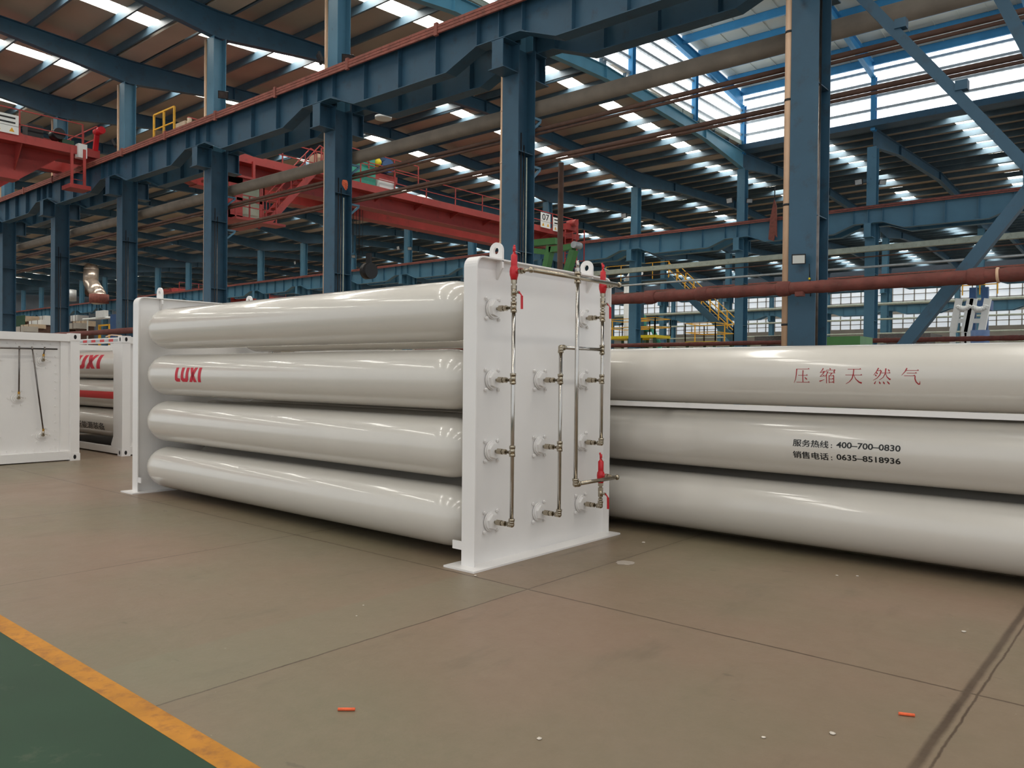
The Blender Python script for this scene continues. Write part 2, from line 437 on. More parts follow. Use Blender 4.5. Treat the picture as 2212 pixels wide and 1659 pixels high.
def gutter(Y, x0, x1, m, label):
    mb = MB().box(x0, x1, Y-.38, Y+.38, ZV+.02, ZV+.04).box(x0, x1, Y-.38, Y-.36, ZV+.04, ZV+.3).box(x0, x1, Y+.36, Y+.38, ZV+.04, ZV+.3)
    tag(O('roof_gutter', mb, m), label, 'gutter')
for i in (1, 2, 3): gutter(YR[i], XMIN, XM-.3 if i < 3 else XMAX, ROOF, 'beige box gutter in the roof valley over the %s column row' % ('', 'near', 'second', 'third')[i])
gutter(YR[2], XM-.3, XMAX, BLUED, 'slate blue gutter under the translucent long wall'); gutter(YR[1], XM-.3, XMAX, BLUED, 'slate blue gutter high over the near columns, under the raised roof')
# rafters: tapered I beams in the YZ plane
def rafter_mesh(y0, y1, z0, zm, z1, x, d_end=.85, d_mid=.5, fw=.24, split=None):
    m = (y0+y1)/2
    top = [(y0, z0), (m, zm), (y1, z1)]
    bot = [(y0, z0-d_end), (y0+4.2, z0+(zm-z0)*4.2/(m-y0)-d_mid), (m, zm-d_mid), (y1-4.2, z1+(zm-z1)*4.2/(y1-m)-d_mid), (y1, z1-d_end)]
    mb = MB().prism(top+list(reversed(bot)), 'x', x-.008, x+.008)
    for pts, s in ((top, -1), (bot, 1)):
        for (ya, za), (yb, zb) in zip(pts, pts[1:]):
            q = [(ya, za), (yb, zb), (yb, zb+.018*s), (ya, za+.018*s)]
            mb.prism(q, 'x', x-fw/2, x+fw/2)
    for yy in (y0+4.2, m, y1-4.2):
        zt = z0+(zm-z0)*(yy-y0)/(m-y0) if yy <= m else z1+(zm-z1)*(y1-yy)/(y1-m)
        mb.box(x-fw/2+.01, x+fw/2-.01, yy-.01, yy+.01, zt-d_mid, zt-.01)
    return mb
for bay in range(4):
    base = None
    for k in range(-1 if bay != 1 else 2, 21):
        if base is None:
            x = XK(k); mb = rafter_mesh(YR[bay]+.001, YR[bay+1]-.001, ZV, ZV+RISE, ZV, 0)
            base = O('roof_rafter', mb, BLUED if not (bay == 1) else BLUED, loc=(0, 0, 0)); base.location.x = x
            tag(base, '', 'rafter', 'rafters of the %s bay' % BAYN[bay]); r = base
        else:
            r = base.copy(); COL.objects.link(r); r.location.x = XK(k)
        r['label'] = 'shaded blue rafter over the %s bay, %s' % (BAYN[bay], left(k))
    if bay == 1:
        base.data = base.data.copy(); base.data.materials[0] = TEAL
        base['label'] = 'light blue rafter under the translucent gable wall of the raised roof'; del base['group']

# ---------------------------------------------------------------- columns
# row A (Y 13), row B (37.9), row C (62.8), row D (87.7)
ZG = 9.22  # top of the crane girders
def hcol(mb, xc, yc, w_, d_, z0, z1, t=.02):
    mb.box(xc-w_/2, xc+w_/2, yc-d_/2, yc-d_/2+t, z0, z1); mb.box(xc-w_/2, xc+w_/2, yc+d_/2-t, yc+d_/2, z0, z1)
    mb.box(xc-t/2, xc+t/2, yc-d_/2+t, yc+d_/2-t, z0, z1)
def column(row, x, label, group, Y, lower_mat, upper_mat, ztop, detail=True):
    c = E('steel_column', (x, Y, 0), label, 'column', group)
    mb = MB(); hcol(mb, x, Y, .44, .56, 0, 8.52)
    for z in (2.1, 4.2, 6.3): mb.box(x-.2, x+.2, Y-.26, Y+.26, z, z+.015)
    O('lower_shaft', mb, lower_mat, c)
    mb = MB(); hcol(mb, x, Y, .40, .42, 8.52, ztop)
    O('upper_shaft', mb, upper_mat, c)
    for s in (-1, 1):
        mb = MB(); ya, yb = Y+s*.28, Y+s*.70
        lo, hi = min(ya, yb), max(ya, yb)
        mb.box(x-.19, x+.19, lo, hi, 8.50, 8.52)                     # top plate
        mb.prism([(ya, 7.92), (yb, 7.92), (yb, 8.50), (ya, 8.50)], 'x', x-.012, x+.012)
        mb.box(x-.21, x+.21, min(ya, yb+s*.06), max(ya, yb+s*.06), 7.90, 7.92)
        mb.box(x-.15, x+.15, yb-.01, yb+.01, 7.92, 8.50)
        O('crane_bracket', mb, lower_mat, c)
    mb = MB().box(x-.35, x+.35, Y-.5, Y+.5, 0, .03)
    O('base_plate', mb, lower_mat, c)
    return c
ordinal = ['first', 'second', 'third', 'fourth', 'fifth', 'sixth', 'seventh']
labA = {0: 'nearest and largest blue column, rising behind the right rack, lamp on its face',
        1: 'blue crane column rising just behind the piping panel of the white tube rack',
        2: 'blue crane column behind the middle of the tube rack, cable coil on its right',
        3: 'blue crane column behind the tube rack, just left of the red driver cab',
        4: 'blue crane column above the gap between the tube rack and the two container frames',
        5: 'blue crane column behind the left white container frame',
        6: 'blue crane column at the left edge of the view, behind the container frame corner'}
labB = {1: 'light blue column under the raised roof, just right of the largest column',
        2: 'light blue column at the corner of the raised translucent roof, left of the largest column',
        3: 'blue column behind the right lifting lug, a small black lamp at mid height',
        4: 'blue column behind the end of the red crane bridge'}
A0 = B0 = C0 = None
for k in range(-1, 21):
    lab = labA.get(k, 'blue column of the near crane row, '+left(k))
    if A0 is None: A0 = column('A', XK(k), lab, None, YR[1], BLUED, BLUE, ZV-.85); o = A0
    else: o = dup(A0, (XK(k), YR[1], 0), lab)
    o['group'] = 'columns of the near row'
    lab = labB.get(k, 'blue column of the second crane row, '+left(k))
    if B0 is None: B0 = column('B', XK(k), lab, None, YR[2], BLUE, BLUE, ZV-.85); o = B0
    else: o = dup(B0, (XK(k), YR[2], 0), lab)
    o['group'] = 'columns of the second row'
    if k >= 0: 
        lab = 'thin far blue column of the third crane row, '+left(k)
        if C0 is None: C0 = column('C', XK(k), lab, 'columns of the third row', YR[3], BLUE, BLUE, ZV-.85)
        else: dup(C0, (XK(k), YR[3], 0), lab, 'columns of the third row')
        if k <= 14: dup(C0, (XK(k), YR[4]-.6, 0), 'farthest blue column by the window wall, '+left(k), 'columns by the window wall')

# ---------------------------------------------------------------- crane girders, one per span
def girder(y, s):
    """fish belly girder spanning x 0..6.19; s = side the stiffeners face"""
    L_ = 6.19; t = .012; ze, zm = 8.54, 8.20
    bot = [(0, ze), (.6, ze), (1.5, zm), (L_-1.5, zm), (L_-.6, ze), (L_, ze)]
    mb = MB(); mb.prism([(0, ZG)]+bot+[(L_, ZG)], 'y', y-t/2, y+t/2)
    mb.box(0, L_, y-.2, y+.2, ZG-.02, ZG)
    for (xa, za), (xb, zb) in zip(bot, bot[1:]):
        mb.prism([(xa, za), (xb, zb), (xb, zb-.018), (xa, za-.018)], 'y', y-.16, y+.16)
    for i in range(5):
        x = .62+i*(L_-1.24)/4; zb = ze if i in (0, 4) else zm
        mb.box(x-.005, x+.005, y-.13, y+.13, zb+.03, ZG-.02)
    mb.box(.0, .015, y-.14, y+.14, ze, ZG-.02)
    return mb
GL = {0: 'blue fish-bellied crane girder crossing the top of the picture', 1: 'blue crane girder above the largest column row'}
for row, mt, lab, grp in ((1, BLUED, 'blue fish-bellied crane girder of the near row, resting on two column brackets', 'crane girders of the near row'), (2, BLUE, 'light blue fish-bellied crane girder of the second column row', 'crane girders of the second row'), (3, BLUE, 'small far blue crane girder of the third column row', 'crane girders of the third row'), (4, BLUE, 'farthest blue crane girder along the window wall', 'crane girders by the window wall')):
    Y = YR[row]-(.6 if row == 4 else 0)
    for s in (-1, 1):
        base = None
        for k in range(-1, 20):
            x = XK(k+1)
            if base is None:
                mb = girder(0, s); base = O('crane_girder', mb, mt, loc=(0, 0, 0)); base.location = (x, Y+s*.55, 0)
                l2 = lab+(', on the side facing the painted lane' if s < 0 else ', on the far side of the columns')
                tag(base, '', 'girder', grp); o = base
            else: o = base.copy(); COL.objects.link(o); o.location = (x, Y+s*.55, 0)
            o['label'] = '%s blue crane girder, %s side, %s' % (('', 'near-row', 'second-row', 'small third-row', 'farthest')[row], 'viewer' if s < 0 else 'far', 'right of the largest column' if k < 0 else '%s left of the largest column' % ORD[k])
    # rails and walkway
    for s in (-1, 1):
        mb = MB().box(XMIN, XMAX, Y+s*.55-.035, Y+s*.55+.035, ZG, ZG+.1)
        tag(O('crane_rail', mb, RUST), 'rusty crane rail on %s of the %s crane girders' % ('the lane side' if s < 0 else 'the far side', ('', 'near', 'second row', 'third row', 'farthest')[row]), 'rail')
    if row == 1:
        mb = MB()
        for i in range(3): mb.box(XMIN, XMAX, Y-.55-.25, Y-.55-.205, ZG-.16+i*.068, ZG-.102+i*.068)
        for k in range(0, 40):
            x = XMAX-2-k*3.1; mb.box(x-.05, x+.05, Y-.55-.27, Y-.55-.205, ZG-.2, ZG+.08)
        tag(O('conductor_bars', mb, RUST), 'bundle of rust-red conductor bars along the top edge of the near crane girders', 'conductor bar')
    else:
        mb = MB()
        for i in range(2): mb.box(XMIN, XMAX, Y-.55-.24, Y-.55-.2, ZG-.1+i*.07, ZG-.05+i*.07)
        tag(O('conductor_bars', mb, RUST), 'thin red conductor bars along the %s crane girders' % ('', '', 'second row', 'third row', 'farthest')[row], 'conductor bar')
    mb = MB().box(XMIN, XMAX, Y-.35, Y-.215, ZG-.03, ZG-.01).box(XMIN, XMAX, Y+.215, Y+.35, ZG-.03, ZG-.01)
    tag(O('girder_walkway', mb, BLUED), 'narrow plate walkway between the two %s crane girders' % ('', 'near', 'second row', 'third row', 'farthest')[row], 'walkway')

# ---------------------------------------------------------------- raised clerestory roof over bay 1, x > XM
yA, yB = YR[1], YR[2]; ym = (yA+yB)/2
def mon_z(Y): return 15.72+1.25*(1-abs(Y-ym)/(ym-yA))
mb = MB()
n = 24
for i in range(n):
    ya, yb = yA+(yB-yA)*i/n, yA+(yB-yA)*(i+1)/n
    mb.add([(XM, ya, mon_z(ya)+.22), (XMAX, ya, mon_z(ya)+.22), (XMAX, yb, mon_z(yb)+.22), (XM, yb, mon_z(yb)+.22)], [(0, 1, 2, 3)])
x = XM+.5
while x < XMAX:
    for ya, yb in ((yA, ym), (ym, yB)): mb.prism([(ya, mon_z(ya)+.19), (yb, mon_z(yb)+.19), (yb, mon_z(yb)+.215), (ya, mon_z(ya)+.215)], 'x', x-.012, x+.012)
    x += .95
o = O('ceiling', mb, ROOFW); o['kind'] = 'structure'
for i in range(17):
    Y = yA+.3+(yB-yA-.6)*i/16
    p = [(-.05, -.14), (.05, -.14), (.05, -.12), (-.03, -.12), (-.03, .18), (.05, .18), (.05, .2), (-.05, .2)]
    mb = MB().prism([(Y+u, mon_z(Y)+.01+v) for u, v in p], 'x', XM, XMAX)
    tag(O('roof_purlin', mb, SKYB), '%s bright blue purlin under the white raised roof, counted away from the viewer' % ORD[i], 'purlin', 'purlins of the raised roof')
for k in range(-1, 3):
    mb = rafter_mesh(yA+.1, yB-.1, mon_z(yA), mon_z(ym), mon_z(yA), XK(k), .6, .42, .22)
    tag(O('roof_rafter', mb, SKYB), 'bright blue rafter of the raised roof %s' % ('beyond the right edge', 'nearest the right edge', 'landing on the post right of the largest column', 'along the translucent gable wall')[k+1], 'rafter')
def post(x, y, z0, z1, label):
    mb = MB(); hcol(mb, x, y, .2, .25, z0, z1, .015); return tag(O('wall_post', mb, SKYB), label, 'post')
for k in range(-1, 3): post(XK(k), yB, ZV-.1, mon_z(yB)-.5, 'bright blue post of the translucent long wall, %s' % ('off to the right', 'nearest the right edge', 'right of the largest column', 'at the corner with the gable wall')[k+1])
post(XM, 32.75, 13.2, mon_z(32.75)-.4, 'bright blue post in the middle of the translucent gable wall'); post(XM, 27.4, 13.3, mon_z(27.4)-.4, 'bright blue post of the gable wall, partly behind the big girder'); post(XM, 20, 13.3, mon_z(20)-.4, 'bright blue post of the gable wall nearest the near crane row')
# translucent sheets
mb = MB(); N = 26
yy = [yA+.1+(yB-yA-.2)*i/N for i in range(N+1)]
for a, b in zip(yy, yy[1:]): mb.add([(XM-.16, a, 13.45), (XM-.16, b, 13.45), (XM-.16, b, mon_z(b)+.05), (XM-.16, a, mon_z(a)+.05)], [(0, 1, 2, 3)])
o = O('window_1', mb, GLAZY); o['kind'] = 'structure'
mb = MB().add([(XM-.16, yB+.16, 13.2), (XMAX, yB+.16, 13.2), (XMAX, yB+.16, mon_z(yB)+.1), (XM-.16, yB+.16, mon_z(yB)+.1)], [(0, 1, 2, 3)])
o = O('window_2', mb, GLAZ); o['kind'] = 'structure'
mb = MB().add([(XM-.16, yA-.16, 13.2), (XMAX, yA-.16, 13.2), (XMAX, yA-.16, mon_z(yA)+.1), (XM-.16, yA-.16, mon_z(yA)+.1)], [(0, 1, 2, 3)])
o = O('window_3', mb, GLAZ); o['kind'] = 'structure'
for i, z in enumerate((13.75, 14.35, 14.95, 15.5)):
    words = ('lowest', 'second', 'third', 'topmost')[i]
    tag(O('wall_girt', MB().box(XM, XMAX, yB+.02, yB+.13, z-.055, z+.055), GALV), '%s horizontal girt across the translucent long wall' % words, 'girt')
    tag(O('wall_girt', MB().box(XM-.13, XM-.02, yA, yB, z-.055, z+.055), GALV), '%s horizontal girt across the translucent gable wall' % words, 'girt')
tag(O('wall_girt', MB().box(XM-.13, XM-.02, yA+5, yB-5, 15.98, 16.06), GALV), 'short girt high in the peak of the translucent gable wall', 'girt')
tag(O('sill_beam', MB().box(XM, XMAX, yB-.08, yB+.16, 12.98, 13.2), TEAL), 'light blue sill beam below the translucent long wall', 'beam')
tag(O('sill_beam', MB().box(XM-.18, XM-.02, yA, yB, 13.25, 13.45), PALE), 'grey sill beam below the translucent gable wall', 'beam')

# far window wall beyond row D
YW = 89.2
mb = MB().box(XMIN, XMAX, YW, YW+.2, 0, 6.9).box(XMIN, XMAX, YW, YW+.2, 8.35, 9.0)
o = O('wall_back', mb, GREYW); o['kind'] = 'structure'
o = O('wall_back', MB().box(XMIN, XMAX, YW, YW+.2, 11.1, 13.6).box(XMIN, -62, YW, YW+.2, 6.9, 8.35).box(XMIN, -62, YW, YW+.2, 9.0, 11.1), FARW); o['kind'] = 'structure'
for i, (z0, z1) in enumerate(((6.9, 8.35), (9.0, 11.1))):
    o = O('window_%d' % (4+i), MB().add([(-62, YW+.1, z0), (XMAX, YW+.1, z0), (XMAX, YW+.1, z1), (-62, YW+.1, z1)], [(0, 1, 2, 3)]), WING); o['kind'] = 'structure'
    mb = MB(); x = XMAX
    while x > -62:
        mb.box(x-.05, x+.05, YW-.04, YW+.06, z0, z1); x -= 1.05
    for z in ([7.4, 7.9] if i == 0 else [9.7, 10.4]): mb.box(-62, XMAX, YW-.04, YW+.06, z-.04, z+.04)
    o = O('trim_%d' % (1+i), mb, GREYW); o['kind'] = 'structure'
#PART2
# ================================================================== FOREGROUND: tube racks
def cyl_mb(x0, x1, y, z, R):
    L_ = x1-x0; d = .36
    prof = [(-.03, .05), (.0, .06), (.05, .075)]
    for i in range(1, 9):
        a = i/8*pi/2; prof.append((.05+(d-.05)*(1-cos(a))*1.0, .075+(R-.075)*sin(a)))
    prof2 = [(L_-t, r) for t, r in reversed(prof)]
    return MB().lathe((x0, y, z), (1, 0, 0), prof+prof2, 64)
def hub(parent, X, y, z, sgn=1):
    mb = MB(); s = sgn
    mb.cyl((X, y, z), (X+s*.012, y, z), .086, 32); mb.cyl((X+s*.012, y, z), (X+s*.026, y, z), .078, 32); mb.hexn((X+s*.026, y, z), (X+s*.05, y, z), .068)
    h = O('hub_flange', mb, PANEL, parent)
    for a in (-.081, .081):
        for b in (-.083, .083):
            O('bolt', MB().hexn((X, y+a, z+b), (X+s*.016, y+a, z+b), .017).cyl((X+s*.016, y+a, z+b), (X+s*.022, y+a, z+b), .009, 8), PANEL, h)
    return h
def rounded(y0, y1, z0, z1, r, n=6):
    p = [(y0, z0), (y1, z0)]
    for i in range(n+1):
        a = pi/2*i/n; p.append((y1-r+r*cos(a), z1-r+r*sin(a)))
    for i in range(n+1):
        a = pi/2+pi/2*i/n; p.append((y0+r+r*cos(a), z1-r+r*sin(a)))
    return p
def end_panel(root, x0, x1, y0, y1, z1, extras=True):
    """channel-rimmed end panel between x0 and x1 with rounded upper corners"""
    out = rounded(y0, y1, .015, z1, .09); t = .012
    inn = rounded(y0+t, y1-t, .015, z1-t, .078)
    mb = MB(); n = len(out)
    vs = [(x, a, b) for x in (x0, x1) for a, b in out]+[(x, a, b) for x in (x0, x1) for a, b in inn]
    fs = []; sm = []
    for i in range(n):
        j = (i+1) % n
        if i == 0: continue
        fs += [(i, j, n+j, n+i), (2*n+i, 3*n+i, 3*n+j, 2*n+j), (i, 2*n+i, 2*n+j, j), (n+i, n+j, 3*n+j, 3*n+i)]
        sm += [False]*4
    mb.add(vs, fs, sm)
    xm = (x0+x1)/2
    mb.prism(inn, 'x', xm-.006, xm+.006)
    p = O('end_panel', mb, PANEL, root)
    o = O('base_plate', MB().prism([(x0-.1, y0-.11), (x1+.1, y0-.11), (x1+.1, y1+.06), (x0-.1, y1+.06)], 'z', 0, .015), PANEL, root)
    return p, o
def lug(root, x0, x1, y, z1, inner):
    xc = (x0+x1)/2; w2 = .072; zc = z1+.075
    outer = [(xc-w2, z1-.02)]+[(xc-w2*cos(pi*i/12), zc+w2*sin(pi*i/12)) for i in range(13)]+[(xc+w2, z1-.02)]
    # plate with a round hole: ring of quads
    mb = MB(); N = 24; ring = [(xc+.03*cos(2*pi*i/N), zc+.03*sin(2*pi*i/N)) for i in range(N)]
    def outp(a):
        # point on the outer outline in direction a from (xc, zc)
        if sin(a) >= 0: return (xc+w2*cos(a), zc+w2*sin(a))
        dx, dz = cos(a), sin(a); t = min(w2/abs(dx) if abs(dx) > 1e-6 else 1e9, .095/abs(dz)); return (xc+dx*t, zc+dz*t)
    angs = sorted([2*pi*i/N for i in range(N)]+[pi+math.atan(.095/w2), 2*pi-math.atan(.095/w2)])
    ri = [(xc+.03*cos(a), zc+.03*sin(a)) for a in angs]; ro = [outp(a) for a in angs]; n = len(angs)
    vs = [(a, yy, b) for yy in (y-.012, y+.012) for a, b in ri]+[(a, yy, b) for yy in (y-.012, y+.012) for a, b in ro]
    fs = []
    for i in range(n):
        j = (i+1) % n
        fs += [(i, j, n+j, n+i), (2*n+i, 3*n+i, 3*n+j, 2*n+j), (i, 2*n+i, 2*n+j, j), (n+i, n+j, 3*n+j, 3*n+i)]
    mb.add(vs, fs)
    s = 1 if inner > 0 else -1
    xe = xc+s*w2
    mb.prism([(xe, z1), (xe, z1-.075), (xe-s*.012, z1-.09), (xc+s*.01, z1-.17), (xc+s*.006, z1-.17), (xc+s*.006, z1)], 'y', y-.011, y+.011)
    return O('lifting_lug', mb, PANEL, root)

root = E('tube_rack', (-7.5, 5.77, 0), 'white rack of cream gas tubes in the centre, silver pipework on its end panel', 'gas tube rack')
Y0, Y1 = 4.774, 6.774
end_panel(root, -4.585, -4.44, Y0, Y1, 2.585)
end_panel(root, -10.64, -10.495, Y0, Y1, 2.585)
for x0, x1, s in ((-4.585, -4.44, 1), (-10.64, -10.495, 1)):
    for y in (5.10, 6.44): lug(root, x0, x1, y, 2.585, s)
O('frame_tab', MB().box(-4.70, -4.585, Y0+.01, Y0+.025, .135, .205), PANEL, root)
O('frame_tab', MB().box(-10.495, -10.42, Y0+.01, Y0+.025, .135, .205), PANEL, root)
YC = [5.04, 5.697, 6.357]; ZC = [.353, .955, 1.558, 2.160]; RT = .268
tubes = {}
for i, y in enumerate(YC):
    for j, z in enumerate(ZC):
        if (i, j) != (1, 3): tubes[i, j] = O('gas_tube', cyl_mb(-10.48, -4.60, y, z, RT), TUBE, root)
# LUXI, slanted heavy letters
LUXI = [
 [(0, .12), (.06, 1), (.28, 1), (.23, .32), (.27, .24), (.42, .24), (.40, .0), (.10, 0)],
 [(.48, .16), (.54, 1), (.76, 1), (.71, .32), (.74, .24), (.84, .24), (.88, .32), (.93, 1), (1.15, 1), (1.09, .16), (.97, 0), (.60, 0)],
 [(1.14, 0), (1.37, 0), (1.80, 1), (1.57, 1)],
 [(1.20, 1), (1.43, 1), (1.72, 0), (1.49, 0)],
 [(1.83, 0), (2.05, 0), (2.12, 1), (1.90, 1)]]
wrap('brand_lettering', bm_from_polys(LUXI), -9.50, -8.86, 1.478, 1.652, PINKR, tubes[0, 2], 5.04, 1.558, RT)
XW = -4.506+.012   # face of the recessed web
for (i, j) in [(0, 0), (0, 1), (0, 2), (0, 3), (1, 0), (1, 1), (1, 2), (2, 0), (2, 1), (2, 2), (2, 3)]:
    y, z = YC[i], ZC[j]; h = hub(root, -4.5, y, z)
    if (i, j) != (1, 3):
        mb = MB().cyl((-4.45, y, z), (-4.425, y, z), .012, 12).hexn((-4.425, y, z), (-4.375, y, z), .026).cyl((-4.375, y, z), (-4.36, y, z), .02, 12)
        mb.hexn((-4.36, y, z), (-4.335, y, z), .024).cyl((-4.335, y, z), (-4.265, y, z), .012, 12)
        mb.lathe((-4.31, y, z), (1, 0, 0), [(0, .012), (.03, .022), (.045, .022)], 12)
        O('coupling', mb, NICKEL, h)
XP, XV = -4.265, -4.083
def tee(y, z, x=XP, r=.023, h=.045):
    mb = MB().cyl((x, y, z-h), (x, y, z-h+.022), r*1.12, 16).cyl((x, y, z-h+.02), (x, y, z+h-.02), r, 16).cyl((x, y, z+h-.022), (x, y, z+h), r*1.12, 16)
    return O('pipe_tee', mb, NICKEL, root)
def elbow(y, z, up, x=XP, r=.023, side=None):
    mb = MB().ball((x, y, z), r*1.05, 16, 10).cyl((x, y, z), (x, y, z+.04*up), r, 16).cyl((x, y, z+.03*up), (x, y, z+.05*up), r*1.14, 16)
    if side: mb.cyl((x, y, z), (x+side[0]*.045, y+side[1]*.045, z), r, 16).cyl((x+side[0]*.03, y+side[1]*.03, z), (x+side[0]*.05, y+side[1]*.05, z), r*1.14, 16)
    else: mb.cyl((x-.04, y, z), (x, y, z), r, 16)
    return O('pipe_elbow', mb, NICKEL, root)
def pipe(pts, r=.0165, m=CHROME, name='silver_pipe', parent=None):
    return O(name, MB().path(pts, r, 16), m, parent or root)
y = YC[0]; zb = ZC[0]+.012
elbow(y, ZC[0], 1); pipe([(XP, y, zb+.03), (XP, y, ZC[3]-.03)])
for j in (1, 2, 3): tee(y, ZC[j]+(.012 if j < 3 else .005))
y = YC[1]; elbow(y, ZC[0], 1); pipe([(XP, y, zb+.03), (XP, y, 1.82)])
for j in (1, 2): tee(y, ZC[j]+.012)
elbow(y, 1.852, -1, side=(0, 1))
pipe([(XP, y+.03, 1.852), (XP, YC[2]-.02, 1.852)])
y = YC[2]; elbow(y, ZC[1], 1); pipe([(XP, y, ZC[1]+.03), (XP, y, ZC[3]-.03)])
for z in (ZC[2]+.012, 1.852, ZC[3]+.005): tee(y, z)
elbow(y, ZC[0], 1)
def valve_stack(y, z, zs, tilt):
    """nuts, ball valve with red lever and the red relief valve above a tee at height z"""
    mb = MB(); x = XP
    mb.cyl((x, y, z+.03), (x, y, zs-.05), .013, 12)
    mb.hexn((x, y, z+.055), (x, y, z+.075), .022)
    b = z+.12
    mb.hexn((x, y, b-.035), (x, y, b-.015), .022); mb.cyl((x, y, b-.025), (x, y, b+.03), .024, 12); mb.hexn((x, y, b+.025), (x, y, b+.05), .022)
    mb.cyl((x, y, b), (x+.055, y, b), .011, 10).hexn((x+.045, y, b), (x+.058, y, b), .014)
    v = O('ball_valve', mb, NICKEL, root)
    mb = MB().bar((x+.055, y, b+.005), (x+.085, y+.005, b-.035), .016, .006).bar((x+.083, y+.004, b-.03), (x+.085, y+.004, b-.14), .02, .009, up=(0, 1, 0))
    O('valve_lever', mb, REDV, v)
    mb = MB()
    for zz in (zs-.16, zs-.115): mb.hexn((x, y, zz), (x, y, zz+.03), .025)
    mb.cyl((x, y, zs-.2), (x, y, zs-.03), .016, 12)
    O('union_nut', mb, NICKEL, root)
    rv = O('relief_valve', MB().lathe((x, y, zs-.085), (0, 0, 1), [(0, .026), (.02, .03), (.04, .036), (.07, .038), (.1, .034), (.115, .026), (.12, .027), (.205, .027), (.21, .022), (.222, .012), (.24, .011)], 20).cyl((x, y, zs-.015), (x+.055, y, zs-.015), .022, 12), REDV, root)
    O('valve_cap', MB().cyl((x, y, zs+.15), (x, y, zs+.19), .013, 10).cyl((x-.01*tilt, y, zs+.185), (x-.01*tilt, y, zs+.205), .009, 8), REDV, rv)
    O('seal_tag', MB().bar((x+.01, y-.01, zs+.152), (x+.05, y+.02, zs+.135), .014, .002), WHITE, rv)
    mb = MB().cyl((x+.05, y, zs-.015), (XV, y, zs-.015), .012, 12).hexn((x+.06, y, zs-.015), (x+.085, y, zs-.015), .026).hexn((x+.09, y, zs-.015), (x+.11, y, zs-.015), .023).ball((XV, y, zs-.015), .026, 16, 10)
    O('outlet_union', mb, NICKEL, root)
valve_stack(YC[0], ZC[3]+.005, 2.475, 0); valve_stack(YC[2], ZC[3]+.005, 2.475, 1); valve_stack(YC[2], ZC[0], .66, 1)
zt = 2.46; yv = 5.69
pipe([(XV, YC[0], zt), (XV, YC[2], zt)], .0185, NICKEL, 'vent_manifold')
tee(yv, zt, XV, .027, .05)
pipe([(XV, yv, zt-.02), (XV, yv, .66)], .0175, CHROME, 'vent_pipe'); elbow(yv, .645, 1, XV, .025, (0, 1))
pipe([(XV, yv, .645), (XV, YC[2], .645)], .0175, NICKEL, 'vent_manifold')
O('vent_outlet', MB().cyl((XV, yv, zt), (XV, yv, 2.60), .012, 12).hexn((XV, yv, zt+.055), (XV, yv, zt+.085), .024).cyl((XV, yv, zt+.085), (XV, yv, 2.61), .014, 12), CHROME, root)

# second rack on the right
r2 = E('tube_rack', (-4.0, 7.95, 0), 'long rack of cream gas tubes at the right with red and black lettering', 'gas tube rack')
Y2 = [7.31, 7.96, 8.61]; Z2 = [.353, .985, 1.618]; R2 = .28; XA, XB = -10.1, 2.2
end_panel(r2, XB, XB+.145, 7.0, 8.9, 2.02); end_panel(r2, XA-.145, XA, 7.0, 8.9, 2.02)
t2 = {}
for i, y in enumerate(Y2):
    for j, z in enumerate(Z2): t2[i, j] = O('gas_tube', cyl_mb(XA-.06, XB+.06, y, z, R2), TUBE, r2)
O('side_rail', MB().box(XA, XB, 6.985, 7.03, 1.298, 1.346), PANEL, r2)
O('side_rail', MB().box(XA, XB, 8.88, 8.92, 1.298, 1.338), PANEL, r2)
for x in (XA+1.5, -4.0, XB-1.5): O('cross_strap', MB().box(x-.04, x+.04, 7.03, 8.88, 1.298, 1.306), PANEL, r2)

# --- brush-style strokes for the red characters: (x0,y0,x1,y1,w0,w1)
def stroke(pts, ws):
    """pts polyline, ws widths -> list of quads"""
    L_ = []; R_ = []
    n = len(pts)
    for i, (p, w_) in enumerate(zip(pts, ws)):
        a = pts[max(0, i-1)]; b = pts[min(n-1, i+1)]; d = Vector((b[0]-a[0], b[1]-a[1])).normalized(); nrm = Vector((-d.y, d.x))
        L_.append((p[0]+nrm.x*w_/2, p[1]+nrm.y*w_/2)); R_.append((p[0]-nrm.x*w_/2, p[1]-nrm.y*w_/2))
    return [[L_[i], L_[i+1], R_[i+1], R_[i]] for i in range(n-1)]
def hs(x0, x1, y, y1=None):      # thin horizontal with a triangular end
    y1 = y if y1 is None else y1
    return stroke([(x0, y), (x1, y1)], [.03, .03])+[[(x1-.10, y1+.01), (x1-.035, y1+.065), (x1+.01, y1-.012), (x1-.10, y1-.012)]]
def vs_(x, y0, y1, w_=.075): return stroke([(x, y0), (x, y1)], [w_, w_*.8])+[[(x-w_*.7, y0+.02), (x+w_*.5, y0-.02), (x+w_*.5, y0-.05), (x-w_*.5, y0-.05)]]
def pie(*pts): n = len(pts); return stroke(list(pts), [.075-.055*i/(n-1) for i in range(n)])
def na(*pts): n = len(pts); return stroke(list(pts), [.02+.085*i/(n-1) for i in range(n)])
def dot(x, y, dx, dy): return stroke([(x, y), (x+dx*.6, y+dy*.6), (x+dx, y+dy)], [.02, .085, .04])
CH = []
CH.append(hs(.13, .97, .93)+pie((.17, .93), (.16, .55), (.11, .25), (.0, .02))+hs(.28, .88, .52)+vs_(.58, .84, .08, .065)+hs(.16, 1.0, .07)+dot(.70, .40, .14, -.16))
